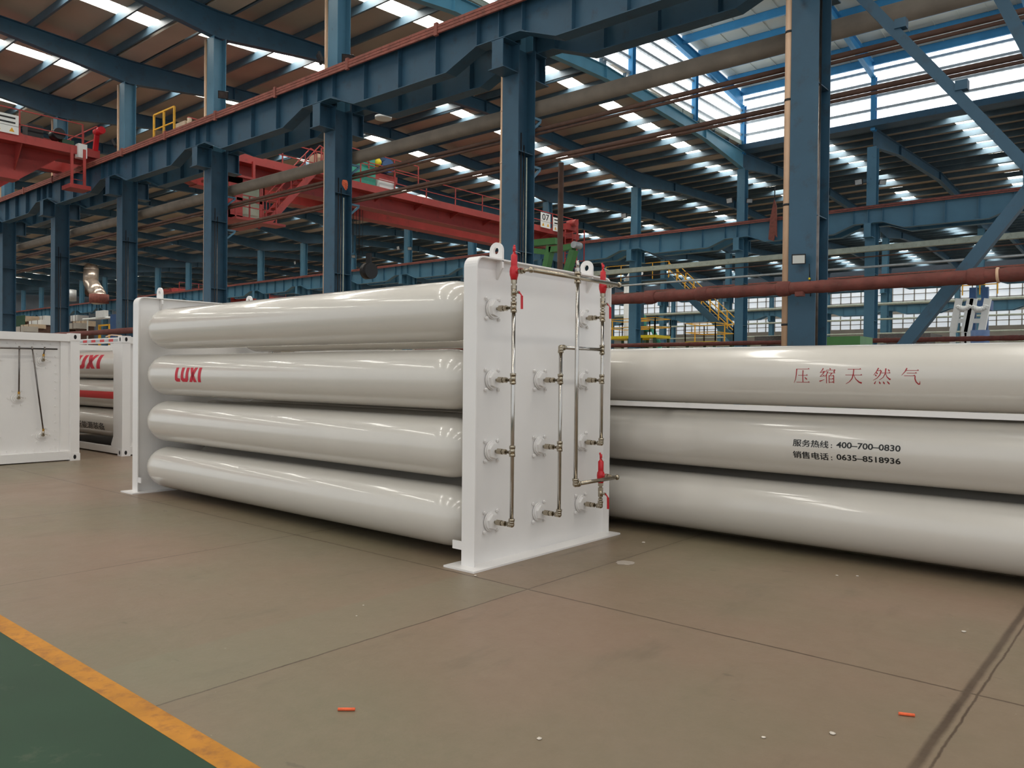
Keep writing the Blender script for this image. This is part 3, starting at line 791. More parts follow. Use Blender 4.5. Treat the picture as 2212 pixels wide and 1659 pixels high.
CH.append(pie((.24, .98), (.16, .82), (.05, .70))+pie((.34, .80), (.22, .60), (.06, .46))+hs(.06, .30, .70, .74)+hs(.06, .34, .44, .50)+stroke([(.02, .14), (.34, .26)], [.07, .015])
          + dot(.62, .99, .08, -.09)+stroke([(.42, .74), (.44, .86)], [.06, .02])+hs(.44, .98, .86)+dot(.97, .86, -.09, -.12)
          + pie((.54, .78), (.46, .58), (.34, .42))+vs_(.46, .56, .02, .05)+hs(.58, .98, .68)+pie((.78, .68), (.72, .58), (.66, .52))+vs_(.62, .52, .03, .05)+hs(.62, .92, .50)+vs_(.90, .50, .03, .055)+hs(.62, .88, .30)+hs(.62, .88, .09))
CH.append(hs(.12, .90, .93)+hs(.0, .98, .56)+stroke([(.48, .93), (.47, .60)], [.06, .06])+pie((.47, .62), (.40, .34), (.24, .14), (.02, 0))+na((.50, .56), (.62, .30), (.80, .12), (.96, .06)))
CH.append(pie((.30, 1.0), (.20, .78), (.04, .56))+hs(.22, .46, .84)+pie((.47, .84), (.40, .58), (.24, .38), (.02, .24))+dot(.18, .74, .09, -.10)+dot(.12, .60, .09, -.10)
          + hs(.48, .98, .70)+pie((.72, .98), (.70, .66), (.58, .42), (.36, .26))+na((.72, .68), (.80, .46), (.92, .34), (1.0, .30))+dot(.84, .92, .10, -.12)
          + stroke([(.18, .20), (.08, .02)], [.02, .07])+dot(.36, .18, .06, -.16)+dot(.58, .18, .08, -.16)+dot(.80, .20, .14, -.19))
CH.append(pie((.28, 1.0), (.18, .78), (.0, .56))+hs(.22, .92, .86)+hs(.28, .82, .70)+hs(.14, .74, .54)+stroke([(.74, .54), (.73, .36), (.80, .16), (.92, .04), (1.0, .04)], [.055, .06, .06, .07, .05])+stroke([(.98, .04), (1.0, .22)], [.06, .015]))
pols = [[(x+k*1.60, y) for x, y in p] for k, c in enumerate(CH) for p in c]
wrap('red_lettering', bm_from_polys(pols), -2.668, -1.637, 1.553, 1.692, DRED, t2[0, 2], Y2[0], Z2[2], R2)
# exact sizes read from the tube: characters about .06 m, digits .05 m high
wrap('black_lettering', text_bm('服务热线', .006, .028), -2.668, -2.355, .992, 1.055, INK, t2[0, 1], Y2[0], Z2[1], R2)
wrap('black_lettering', text_bm(':', .02), -2.335, -2.325, .997, 1.028, INK, t2[0, 1], Y2[0], Z2[1], R2)
wrap('black_lettering', text_bm('400–700–0830', .02), -2.290, -1.776, 1.002, 1.054, INK, t2[0, 1], Y2[0], Z2[1], R2)
wrap('black_lettering', text_bm('销售电话', .006, .028), -2.668, -2.355, .886, .950, INK, t2[0, 1], Y2[0], Z2[1], R2)
wrap('black_lettering', text_bm(':', .02), -2.335, -2.325, .890, .922, INK, t2[0, 1], Y2[0], Z2[1], R2)
wrap('black_lettering', text_bm('0635–8518936', .02), -2.288, -1.776, .897, .948, INK, t2[0, 1], Y2[0], Z2[1], R2)

# ================================================================== container frames at the left
def casting(parent, x0, x1, y0, y1, z0, z1, holes):
    c = O('corner_casting', MB().box(x0, x1, y0, y1, z0, z1), PANEL, parent)
    for ax, cx, cz in holes:
        mb = MB(); pr = [(cx+.024*cos(a)*1.0, cz+(.04*sin(a))) for a in [2*pi*i/16 for i in range(16)]]
        if ax == 'x': mb.prism(pr, 'x', x1-.0005, x1+.002)
        else: mb.prism(pr, 'y', y0-.002, y0+.0005)
        O('casting_hole', mb, HOLE, c)
    return c
def container(x1, y0, y1, L_, label, seed):
    z1 = 2.265; x0 = x1-L_
    c = E('container_frame', ((x0+x1)/2, (y0+y1)/2, 0), label, 'container frame')
    for xa, xb in ((x1-.17, x1-.01), (x0+.01, x0+.17)):
        for ya, yb in ((y0+.01, y0+.16), (y1-.16, y1-.01)): O('corner_post', MB().box(xa, xb, ya, yb, .12, z1-.12), PANEL, c)
    for xa, xb in ((x1-.16, x1-.03), (x0+.03, x0+.16)):
        O('end_rail', MB().box(xa, xb, y0+.15, y1-.15, 2.12, 2.25), PANEL, c); O('end_rail', MB().box(xa, xb, y0+.15, y1-.15, .02, .17), PANEL, c)
    for ya, yb in ((y0+.03, y0+.12), (y1-.12, y1-.03)):
        O('side_rail', MB().box(x0+.16, x1-.16, ya, yb, 2.14, 2.24), PANEL, c); O('side_rail', MB().box(x0+.16, x1-.16, ya, yb, .03, .15), PANEL, c)
    for xa, s in ((x1-.18, 1), (x0, -1)):
        for ya in (y0, y1-.165):
            for za in (0, z1-.13):
                casting(c, xa, xa+.18, ya, ya+.165, za, za+.13, [('x', ya+.075, za+.065)] + ([('y', xa+.09, za+.065)] if ya == y0 else []) if s > 0 else [])
    # recessed end panel
    xp = x1-.13
    O('end_panel', MB().box(xp-.02, xp, y0+.16, y1-.16, .16, 2.13), PANEL, c)
    O('end_panel', MB().box(x0+.11, x0+.13, y0+.16, y1-.16, .16, 2.13), PANEL, c)
    O('panel_edge', MB().box(xp, xp+.05, y1-.30, y1-.16, .17, 2.12).box(xp, xp+.05, y0+.16, y0+.30, .17, 2.12), PANEL, c)
    return c, xp, x0
cA, xp, cx0 = container(-15.08, 3.40, 5.84, 6.06, 'white container frame at the left edge, closed end panel with slanted brass-ended pipes', 1)
bl = MB()
for i in range(13):
    z = .25+i*.145; bl.hexn((xp, 5.475, z), (xp+.014, 5.475, z), .016)
for i in range(13):
    for z in (.215, 2.06): bl.hexn((xp, 3.78+i*.135, z), (xp+.014, 3.78+i*.135, z), .016)
O('panel_bolts', bl, PANEL, cA, kind='stuff')
for y, z in ((5.25, 1.77), (5.25, .47), (4.87, 1.125), (4.49, 1.77), (4.49, .47), (4.10, 1.125), (3.82, 1.77), (3.82, .47)):
    h = O('hub_flange', MB().cyl((xp, y, z), (xp+.012, y, z), .098, 28).cyl((xp+.012, y, z), (xp+.03, y, z), .07, 24).hexn((xp+.03, y, z), (xp+.05, y, z), .055), PANEL, cA)
    for k in range(6):
        a = 2*pi*k/6; O('bolt', MB().hexn((xp, y+.14*cos(a), z+.14*sin(a)), (xp+.014, y+.14*cos(a), z+.14*sin(a)), .016), PANEL, h)
xq = xp+.09
O('header_pipe', MB().cyl((xq, 3.8, 1.965), (xq, 5.47, 1.975), .014, 10), STEEL, cA)
for (ya, za, yb, zb_) in ((4.875, 2.01, 4.87, 1.20), (5.07, 2.01, 5.25, .55), (5.27, 2.01, 5.25, 1.85), (4.45, 2.01, 4.47, 1.85), (4.2, 2.01, 4.12, 1.2)):
    p = O('slant_pipe', MB().cyl((xq, ya, za), (xq, yb, zb_), .0125, 10).ball((xq, ya, 1.97), .02), STEEL, cA)
    O('brass_nut', MB().hexn((xq, yb, zb_-.005), (xq, yb, zb_+.035), .02), BRASS, p)
    O('valve_body', MB().cyl((xq, yb, zb_-.08), (xq, yb, zb_), .018, 10).cyl((xp+.04, yb, zb_-.075), (xq+.01, yb, zb_-.075), .022, 12).bar((xq+.02, yb, zb_-.05), (xq+.03, yb+.06, zb_-.075), .012, .006), NICKEL, p)
for i, y in enumerate((3.8, 4.3, 4.9, 5.4)):
    for j, z in enumerate((.56, 1.15, 1.72)): O('gas_tube', cyl_mb(cx0+.3, xp-.1, y, z, .27), TUBE, cA)

cB, xp, cx0 = container(-15.2, 6.62, 9.06, 6.06, 'white container frame behind the left one, open side showing a red-striped tube', 2)
O('side_post', MB().box(-15.66, -15.42, 6.66, 6.76, .15, 2.14).prism([(-15.74, .16), (-15.42, .16), (-15.42, .34), (-15.66, .34), (-15.74, .2)], 'y', 6.655, 6.68).prism([(-15.80, 2.13), (-15.42, 2.13), (-15.42, 1.93), (-15.66, 1.93), (-15.70, 2.0)], 'y', 6.655, 6.68), PANEL, cB)
tb = {}
for i, y in enumerate((7.02, 7.6, 8.2, 8.75)):
    for j, z in enumerate((.56, 1.145, 1.73)): tb[i, j] = O('gas_tube', cyl_mb(cx0+.3, xp-.1, y, z, .285), TUBE, cB)
wrap('brand_lettering', bm_from_polys(LUXI), -18.0, -16.42, 1.645, 1.925, PINKR, tb[0, 2], 7.02, 1.73, .285)
sb = bm_from_polys([[(0, 0), (1, 0), (1, 1), (0, 1)]])
wrap('red_stripe', sb, -20.6, -15.5, 1.06, 1.20, STRIPE, tb[0, 1], 7.02, 1.145, .285, 6)
wrap('black_lettering', text_bm('新能源装备', .006, .02), -17.6, -16.24, .43, .575, INK, tb[0, 0], 7.02, .56, .285)
mb = MB(); mw = MB()
for i in range(22):
    x = -15.45-i*.2
    (mb if i % 2 else mw).box(x-.2, x, 6.647, 6.65, 2.165, 2.215)
O('reflective_tape', mb, STRIPE, cB); O('reflective_tape', mw, GALV, cB)
for y, z in ((7.02, 1.73), (7.02, .56), (7.02, 1.145), (7.6, 1.73), (7.6, .56)):
    O('hub_flange', MB().cyl((xp, y, z), (xp+.012, y, z), .11, 28).hexn((xp+.012, y, z), (xp+.05, y, z), .07), PANEL, cB)
# cloth end hanging over the top rail
tag(O('twine', MB().path([(-16.1, 6.7, 2.27), (-15.9, 6.72, 2.30), (-15.5, 6.74, 2.275)], .012, 6), TAN), 'loose tan cord lying on the top rail of the rear container frame', 'cord')

# ================================================================== small things on the floor
def chalk(px, py, qx, qy, label):
    a = at(px, py, 'z', .008); b = at(qx, qy, 'z', .008); mb = MB().cyl(a, b, .0075, 8)
    tag(O('marker_chalk', mb, ORANGE), label, 'chalk stick')
chalk(730, 1532, 767, 1532, 'orange chalk stick on the floor at the bottom centre'); chalk(1941, 1541, 1976, 1545, 'orange chalk stick on the floor near the right crack')
def splat(px, py, r, m, label, cat, name, sx=1.0):
    c = at(px, py, 'z', 0); n = 18; rnd = random.Random(px)
    p = [(c.x+r*sx*cos(2*pi*i/n)*rnd.uniform(.8, 1.1), c.y+r*sin(2*pi*i/n)*rnd.uniform(.8, 1.1)) for i in range(n)]
    tag(O(name, MB().prism(p, 'z', .0005, .003), m), label, cat)
PATCH = mat('pale_floor_patch', (158, 148, 136), .8, var=.08, scale=20)
splat(1350, 1216, .085, PATCH, 'pale round plaster spot on the floor right of the piping panel', 'floor spot', 'floor_spot', 1.0)
for px, py, r, w_ in ((1027, 1243, .012, 'white paper scrap by the corner of the near base plate'), (1390, 1172, .018, 'white crumb on the floor by the right rack, close to the panel foot'), (1808, 1243, .012, 'white crumb under the right rack, left of its twin'), (1852, 1244, .012, 'white crumb under the right rack, right of its twin'), (2082, 1364, .014, 'white crumb left of the wide crack at the right'), (1798, 1584, .014, 'white crumb at the lower right below the chalk'), (1649, 1592, .010, 'white crumb at the bottom right edge'), (1165, 1595, .012, 'brown pebble at the bottom centre'), (770, 1330, .008, 'white crumb on the greenish floor strip left of centre'), (785, 1307, .008, 'white crumb farther along the greenish floor strip')):
    c = at(px, py, 'z', .004); rnd = random.Random(px); mb = MB()
    mb.ball((c.x, c.y, r*.35), r, 7, 5, .35)
    mb.v = [v+Vector((rnd.uniform(-.2, .2)*r, rnd.uniform(-.2, .2)*r, 0)) for v in mb.v]
    tag(O('floor_debris', mb, DEBRIS), w_, 'debris')
# ================================================================== building services
PIPE = lambda n, pts, r, m, label, cat='pipe', grp=None, seg=12: tag(O(n, MB().path([Vector(p) for p in pts], r, seg), m), label, cat, grp)
# wrapped red-brown pipe hung on the near columns
def wrapped(y, z, x0, x1, r, label, seedv):
    rnd = random.Random(seedv); prof = []; x = x0; L_ = x1-x0; t = 0
    while t < L_:
        prof.append((t, r*rnd.uniform(.9, 1.07))); t += rnd.uniform(.05, .16) if x0+t > -14 else .5
    prof.append((L_, r))
    root_ = E('wrapped_pipe', ((x0+x1)/2, y, 0), label, 'pipe')
    O('cloth_wrap', MB().lathe((x0, y, z), (1, 0, 0), prof, 18), WRAP, root_)
    return root_
wp = wrapped(12.30, 3.0, -64, 2.5, .098, 'red-brown cloth-wrapped pipe running along the near column row behind the racks', 5)
for x in (-7.35, -6.35, -4.95, -2.3):
    O('torn_wrap', MB().lathe((x, 12.30, 3.0), (1, 0, 0), [(0, .1), (.03, .116), (.12, .12), (.2, .112), (.22, .1)], 14), WRAP, wp)
for x in (-1.95,):
    O('foil_patch', MB().lathe((x, 12.30, 3.0), (1, .0, .05), [(0, .1), (.01, .108), (.025, .108), (.035, .1)], 18), TAN, wp)
O('pipe_saddle', MB().box(-4.62, -4.5, 12.17, 12.28, 2.86, 2.93), WRAP, wp)
wrapped(37.0, 3.28, -40, 2, .11, 'thin dark red wrapped pipe just above the top of the right rack', 9)
# grey duct and conduits behind row A
PIPE('insulated_duct', [(XMIN+60, 13.62, 7.42), (2.4, 13.62, 7.42)], .165, DUCT, 'thick grey-brown insulated duct running behind the near columns below the girder', 'duct', None, 20)
for z, r, w_ in ((6.92, .045, 'upper'), (6.83, .03, 'second'), (6.27, .045, 'lower'), (6.19, .028, 'lowest')):
    PIPE('conduit', [(XMIN+60, 13.5, z), (2.4, 13.5, z)], r, BROWNP, '%s rusty brown conduit running behind the near columns' % w_, 'conduit')
# tan down pipes and side conduits on each near column
labp = {0: 'tan down pipe on the left side of the largest column, dark clamps around it', 1: 'tan down pipe beside the column behind the piping panel', 2: 'tan down pipe beside the column behind the middle of the rack', 3: 'tan down pipe beside the column left of the crane stairs', 4: 'thin tan down pipe beside the column left of the rack', 5: 'thin tan down pipe beside the column behind the left container frame'}
for k in range(-1, 9):
    x = XK(k)-.275; pr_ = .068 if k == 0 else .045
    p = E('down_pipe', (x, 12.79, 0), labp.get(k, 'distant tan down pipe beside the near row column, '+left(k)), 'pipe')
    p['group'] = 'tan down pipes'
    O('pipe_run', MB().cyl((x, 12.79, 0), (x, 12.79, 12.0), pr_, 14), TAN, p)
    for z in (3.05, 2.45, 4.4, 6.1, 7.2): O('clamp', MB().cyl((x, 12.79, z), (x, 12.79, z+.035), pr_+.006, 14), BLACK if k == 0 else TAN, p)
for k in range(0, 6):
    for i, (dx, r, m) in enumerate(((.17, .042, STEEL), ) if k == 0 else ((.17, .016, BLACK), (.19, .014, STEEL), (.21, .014, PALE), (.15, .014, BLUED))):
        if k > 2 and i > 1: continue
        x = XK(k)+dx; y = 13.0-.12+.07*i
        w_ = ('nearest the web', 'grey one', 'outermost pale one', 'thin blue one')[i]
        c_ = ('on the largest column', 'on the column behind the piping panel', 'on the column behind the middle of the rack', 'on the column right of the cab', 'on the column left of the rack', 'on the column behind the left frame')[k]
        PIPE('riser_conduit', [(x, y, .03), (x, y, 7.8 if k == 0 else 6.7-.25*i)], r, m, 'vertical conduit %s, %s' % (c_, w_), 'conduit', None, 8)
# coil of cable on column 2
mb = MB()
for i in range(5):
    c = Vector((XK(2)+.34+.03*i, 12.9, 6.55-.02*i)); rr = .07+.012*i
    pts = [c+Vector((rr*.5*cos(a), 0, rr*sin(a))) for a in [2*pi*j/12 for j in range(13)]]; mb.path(pts, .012, 6)
tag(O('cable_coil', mb, CABLE), 'small coil of orange and black cable hanging on a column above the rack', 'cable')
# arms that carry the conduits
for k in range(1, 4):
    for z in (6.1, 7.15):
        x = XK(k); mb = MB().bar((x+.1, 13.29, z), (x+.1, 13.62, z+.0), .05, .05).bar((x+.1, 13.29, z-.3), (x+.1, 13.6, z-.03), .05, .05)
        tag(O('pipe_bracket', mb, BLUE), '%s blue pipe bracket on the back of %s' % ('lower' if z < 7 else 'upper', ('', 'the column behind the piping panel', 'the column behind the middle of the rack', 'the column right of the cab')[k]), 'bracket')
# floodlights
def flood(x, y, z, dirx, diry, label, s=.22, tilt=.25, m=LENS, grp=None):
    r = E('floodlight', (x, y, z), label, 'lamp', grp)
    d = Vector((dirx, diry, -tilt)).normalized(); sd = d.cross(Vector((0, 0, 1))).normalized(); up = sd.cross(d)
    def bx(c, w_, h_, t_, nm, mm): 
        c = Vector(c); mb = MB(); vs = [c+sd*a*w_/2+up*b*h_/2+d*e*t_/2 for e in (-1, 1) for b in (-1, 1) for a in (-1, 1)]
        mb.add(vs, [(0, 2, 3, 1), (4, 5, 7, 6), (0, 1, 5, 4), (2, 6, 7, 3), (0, 4, 6, 2), (1, 3, 7, 5)]); return O(nm, mb, mm, r)
    c = Vector((x, y, z)); bx(c, s, s*.75, .06, 'lamp_body', BLACK); bx(c+d*.034, s*.86, s*.6, .01, 'lens', m)
    O('yoke', MB().bar(c-d*.03-up*.02, c-d*.16, .04, .02), BLACK, r)
    return r
flood(XK(0)+.0, 12.58, 3.49, .35, -1, 'square floodlight on the face of the largest column above the red-brown pipe', .21)
O_ = tag(O('signal_lamp', MB().ball((XK(0)+.13, 12.70, 3.18), .018, 10, 8), YELB), 'tiny yellow knob on the largest column below the floodlight', 'knob')
PIPE('lamp_cable', [(XK(0)+.12, 12.71, 3.42), (XK(0)+.13, 12.71, 3.2), (XK(0)+.15, 12.71, 2.9)], .006, BLACK, 'thin black cable running down from the floodlight on the largest column', 'cable', None, 6)
flood(XK(2)-.42, 12.7, 9.9, -.5, -1, 'grey floodlight on the left of the upper column near the top of the picture', .34, .5, STEEL)
flood(XK(2)+.42, 12.95, 9.75, .8, -.6, 'grey floodlight on the right of the upper column near the top of the picture', .3, .5, STEEL)
flood(XK(4)-.42, 12.7, 9.9, -.5, -1, 'grey floodlight beside the column above the red crane end', .34, .5, STEEL)
for k, w_ in ((3, 'right of the yellow rail'), ):
    flood(XK(k)+.4, 13.0, 10.2, .9, -.5, 'grey floodlight on the upper column '+w_, .3, .5, STEEL)
for k, w_ in ((1, 'below the raised roof corner at the right'), (3, 'above the red crane end'), (2, 'at the corner of the raised roof'), (6, 'behind the rack, right of the cab'), (7, 'behind the rack, under the cab'), (8, 'left of the rack middle')):
    flood(XK(k)-.45, 37.4, 10.45, -.2, -1, 'black lamp on a second row column '+w_, .36, .2, GALV)
for k, w_ in ((1, 'right of the largest column'), (2, 'at the corner of the raised roof'), (6, 'right of the cab'), (7, 'under the cab')):
    flood(XK(k)+.5, 37.6, 10.35, .6, -.8, 'pale lamp on a second row column '+w_, .3, .5, GALV)
# diagonal braces at the right
def brace(p, q, w_, label):
    mb = MB().bar(p, q, w_, w_*1.0); return tag(O('diagonal_brace', mb, BLUED), label, 'brace')
br1 = brace((XK(0)+.5, 13.0, 7.92), (-1.62, 13.0, 4.43), .15, 'long blue diagonal brace crossing the bright clerestory at the upper right')
br2 = brace((-1.55, 13.0, 4.42), (-4.55, 13.0, .35), .17, 'blue diagonal brace rising to the right edge behind the red-brown pipe')
brace((-2.2, 13.0, 7.3), (-1.25, 13.0, 5.0), .16, 'short blue diagonal brace in the top right corner')
mb = MB().box(-1.75, -1.45, 12.9, 13.1, 4.25, 4.6); O('gusset_plate', mb, BLUED, br2)
for t_, wd in ((.3, 'upper'), (.62, 'lower')):
    p = Vector((XK(0)+.5, 13.0, 7.92)).lerp(Vector((-1.62, 13.0, 4.43)), t_); mb = MB().box(p.x, p.x+.16, 12.9, 13.05, p.z+.02, p.z+.16)
    O('brace_clip', mb, BLUED, br1)
# small limp flag on a stick
fr = E('flag', (-15.9, 37.0, 7.9), 'limp dark red flag hanging on a thin stick left of the largest column', 'flag')
p = at(1674, 405, 'y', 37.0); q = at(1671, 505, 'y', 37.0)
O('stick', MB().cyl((p.x, 37, p.z), (p.x-.03, 37, p.z-1.1), .03, 6), BLACK, fr)
O('cloth', MB().prism([(p.x-.02, p.z-.55), (p.x+.1, p.z-.9), (p.x+.14, p.z-2.4), (p.x+.05, p.z-2.25), (p.x-.02, p.z-2.55), (p.x-.28, p.z-2.45), (p.x-.2, p.z-1.4)], 'y', 36.97, 37.03), RUST, fr)
fr.location = (0, 0, 0)
for c in fr.children:
    for v in c.data.vertices: v.co += Vector(ROOTLOC[fr.name])
fr.location = (p.x, 37, p.z-2.5)
for c in fr.children:
    for v in c.data.vertices: v.co -= Vector(fr.location)
# long pale beam and thin pipes in front of row B
tag(O('cable_tray', MB().box(-60, XMAX, 36.9, 37.15, 7.22, 7.46), PALE), 'long pale grey-green cable tray crossing in front of the second column row', 'cable tray')
for z, r, m, w_ in ((6.55, .05, GALV, 'upper'), (6.1, .04, BROWNP, 'lower'), (7.0, .03, BROWNP, 'thin top')):
    PIPE('pipe_run', [(-60, 37.05, z), (XMAX, 37.05, z)], r, m, '%s thin pipe below the pale cable tray' % w_, 'pipe', None, 8)
for z, r, y, w_ in ((7.05, .1, 61.6, 'topmost'), (5.95, .07, 61.6, 'second'), (4.9, .06, 61.6, 'third'), (4.2, .05, 61.6, 'lowest')):
    PIPE('white_pipe', [(-58, y, z), (XMAX, y, z)], r, PALE, '%s long white pipe in the distance behind the red-brown pipe' % w_, 'pipe', None, 8)
PIPE('white_pipe', [(-34.6, 55, 0), (-34.6, 55, 9.3), (-34.2, 55, 9.8), (-33.2, 55, 9.9)], .22, WHITE, 'vertical white pipe with a bend at its top left of the yellow stairs', 'pipe', None, 12)

# ================================================================== cranes
def rail(mb, x, y0, y1, z0, h, step, r=.022, axis='y'):
    n = max(1, int(round(abs(y1-y0)/step)))
    P_ = (lambda a, z: (x, a, z)) if axis == 'y' else (lambda a, z: (a, x, z))
    for i in range(n+1):
        a = y0+(y1-y0)*i/n; mb.bar(P_(a, z0), P_(a, z0+h), r*2.2, r*1.6)
    for hh in (h, h*.5): mb.bar(P_(y0, z0+hh), P_(y1, z0+hh), r*1.6, r*1.6)
    return mb
def bridge(cr_, xw, xg, y0, y1, zr, zb, side=1):
    """double box girder crane: walkway edge at xw, girders behind it"""
    w_ = .5
    for i, x in enumerate((xg, xg-2.0)):
        poly = [(y0, zr+.15), (y0+.9, zr+.15), (y0+2.2, zb), (y1-2.2, zb), (y1-.9, zr+.15), (y1, zr+.15), (y1, zr+.75), (y0, zr+.75)]
        g = O('box_girder', MB().prism(poly, 'x', x-w_, x), RED, cr_)
        O('bottom_flange', MB().box(x-w_-.08, x+.08, y0+2.2, y1-2.2, zb-.03, zb), RED, g)
        O('trolley_rail', MB().box(x-w_/2-.04, x-w_/2+.04, y0+.3, y1-.3, zr+.75, zr+.85), RUST, g)
    O('walkway', MB().box(xg, xw, y0+.4, y1+.2, zr+.30, zr+.34).box(xw-.02, xw+.02, y0+.4, y1+.2, zr+.22, zr+.52), RED, cr_)
    n = int((y1-y0)/2.2)
    for i in range(1, n):
        y = y0+(y1-y0)*i/n; O('walkway_bracket', MB().prism([(xg, zr+.3), (xw-.05, zr+.3), (xg, zb+.3)], 'y', y-.02, y+.02), RED, cr_)
    O('hand_rail', rail(MB(), xw, y0+.4, y1-.4, zr+.34, 1.0, 2.0), RED, cr_)
    for y in (y0-.25, y1-.05):
        e = O('end_carriage', MB().box(xg-2.9, xg+.6, y, y+.3, zr-.02+.12, zr+.5), RED, cr_)
        for x in (xg-2.6, xg-.1):
            O('wheel', MB().cyl((x, y+.05, zr+.26), (x, y+.25, zr+.26), .15, 16), BLACK, e)
    mb = MB(); rail(mb, y1+.1, xg-2.8, xw, zr+.5, .9, 1.2, axis='x'); O('end_rail', mb, RED, cr_)
ZR = ZG+.1
c7 = E('overhead_crane', (-28.0, 25, ZR), 'red double-girder overhead crane numbered 07 spanning the second bay', 'crane')
bridge(c7, -26.9, -27.7, 13.55, 37.35, ZR-.1, 8.97)
# trolley with winch
tr = O('trolley', MB().box(-29.9, -27.6, 21.3, 24.3, ZR+.92, ZR+1.25).box(-29.6, -28.0, 20.6, 21.2, ZR+.9, ZR+1.1), RED, c7)
O('winch_drum', MB().cyl((-29.4, 22.6, ZR+1.6), (-28.2, 22.6, ZR+1.6), .34, 18), TURQ, tr); O('motor', MB().cyl((-27.95, 23.6, ZR+1.6), (-27.35, 23.6, ZR+1.6), .3, 16).box(-27.8, -27.5, 23.4, 23.8, ZR+1.8, ZR+2.0), BLUEM, tr)
O('gear_box', MB().box(-28.1, -27.5, 22.1, 22.9, ZR+1.2, ZR+1.95), TURQ, tr); O('coupling_guard', MB().ball((-27.6, 23.1, ZR+1.7), .2, 12, 8), YELB, tr)
O('hand_rail', rail(MB(), -27.4, 21.0, 25.4, ZR+1.1, .85, 1.4), RED, tr)
O('cabinet', MB().box(-27.6, -27.1, 20.6, 22.6, ZR+.3, ZR+1.15), TURQ, c7); O('cabinet', MB().box(-27.4, -26.95, 22.7, 23.6, ZR+.25, ZR+.8), WHITE, c7)
O('cabinet', MB().box(-27.6, -27.0, 19.5, 20.5, ZR+.4, ZR+1.2), BEIGE, c7)
mb = MB()
for i in range(8): mb.cyl((-28.6+.1*(i % 3), 22.2+.12*i, 7.0), (-28.6+.1*(i % 3), 22.2+.12*i, ZR+1.1), .012, 6)
O('hoist_rope', mb, BLACK, c7)
hk = O('hook_block', MB().cyl((-28.2, 23.0, 6.2), (-27.8, 23.0, 6.2), .36, 18).box(-28.15, -27.85, 22.95, 23.05, 6.1, 7.0), BLACK, c7)
# driver cab and stairs at the near end
cz = 7.22; xc0, xc1, yc0, yc1 = -28.2, -26.5, 15.3, 16.75
mb = MB()
mb.box(xc0, xc1, yc0, yc1, cz-.12, cz).box(xc0, xc0+.05, yc0, yc1, cz, cz+1.5).box(xc0-.1, xc1+.12, yc0-.1, yc1+.1, cz+1.5, cz+1.58)      # floor, back, roof
mb.box(xc1-.05, xc1, yc0, yc0+.55, cz, cz+1.5).box(xc1-.05, xc1, yc1-.2, yc1, cz, cz+1.5).box(xc1-.05, xc1, yc0, yc1, cz+1.28, cz+1.5).box(xc1-.05, xc1, yc0, yc1, cz, cz+.12).box(xc1-.05, xc1, yc0, yc1, cz+.68, cz+.78)
mb.box(xc0, xc1, yc0, yc0+.05, cz, cz+.5).box(xc0, xc1, yc0, yc0+.05, cz+1.3, cz+1.5).box(xc0, xc1, yc1-.05, yc1, cz, cz+1.5).box(xc0+.8, xc0+.9, yc0, yc0+.05, cz+.5, cz+1.3)
cab = O('driver_cab', mb, RED, c7)
O('cab_glass', MB().box(xc1-.04, xc1-.02, yc0+.55, yc1-.2, cz+.12, cz+.68).box(xc1-.04, xc1-.02, yc0+.55, yc1-.2, cz+.78, cz+1.28).box(xc0+.05, xc1-.05, yc0+.01, yc0+.03, cz+.5, cz+1.3), GLASSG, cab)
O('cab_hanger', MB().box(xc0+.1, xc0+.2, yc0+.2, yc0+.3, cz+1.58, ZR+.2).box(xc1-.4, xc1-.3, yc0+.2, yc0+.3, cz+1.58, ZR+.2).box(xc0+.1, xc0+.2, yc1-.3, yc1-.2, cz+1.58, ZR+.2).box(xc1-.4, xc1-.3, yc1-.3, yc1-.2, cz+1.58, ZR+.2), RED, cab)
O('cab_balcony', rail(rail(MB().box(xc1, xc1+.65, yc0-.1, yc1+.5, cz-.14, cz-.06), xc1+.63, yc0-.1, yc1+.1, cz-.06, .8, .6), yc0-.08, xc1+.03, xc1+.6, cz-.06, .8, .6, axis='x'), RED, cab)
xs_ = -26.45; p0 = Vector((xs_, 16.8, cz-.06)); p1 = Vector((xs_, 18.95, ZR+.25)); w2_ = Vector((-.62, 0, 0))
st = MB().bar(p0, p1, .04, .24).bar(p0+w2_, p1+w2_, .04, .24)
for i in range(11):
    p = p0.lerp(p1, (i+.5)/11); st.box(xs_-.6, xs_-.02, p.y-.1, p.y+.1, p.z, p.z+.025)
sto = O('stairs', st, RED, c7)
sr = MB()
for off_ in (Vector((0, 0, 0)), w2_):
    u = off_+Vector((0, 0, .85)); q1 = p1+u+Vector((0, .25, .25)); sr.bar(p0+u, q1, .035, .035); sr.bar(q1, q1+Vector((0, .3, -.1)), .035, .035); sr.bar(q1+Vector((0, .3, -.1)), q1+Vector((0, .3, -1.0)), .035, .035)
    for i in range(5):
        p = p0.lerp(p1, i/4); sr.bar(p+off_, p+u, .03, .03)
O('stair_rail', sr, RED, sto)
O('landing', rail(rail(MB().box(xs_-.7, xs_+.05, p1.y, p1.y+1.2, p1.z-.03, p1.z+.01), xs_+.03, p1.y+.3, p1.y+1.2, p1.z, 1.0, .45), p1.y+1.18, xs_-.5, xs_+.03, p1.z, 1.0, .5, axis='x'), RED, c7)
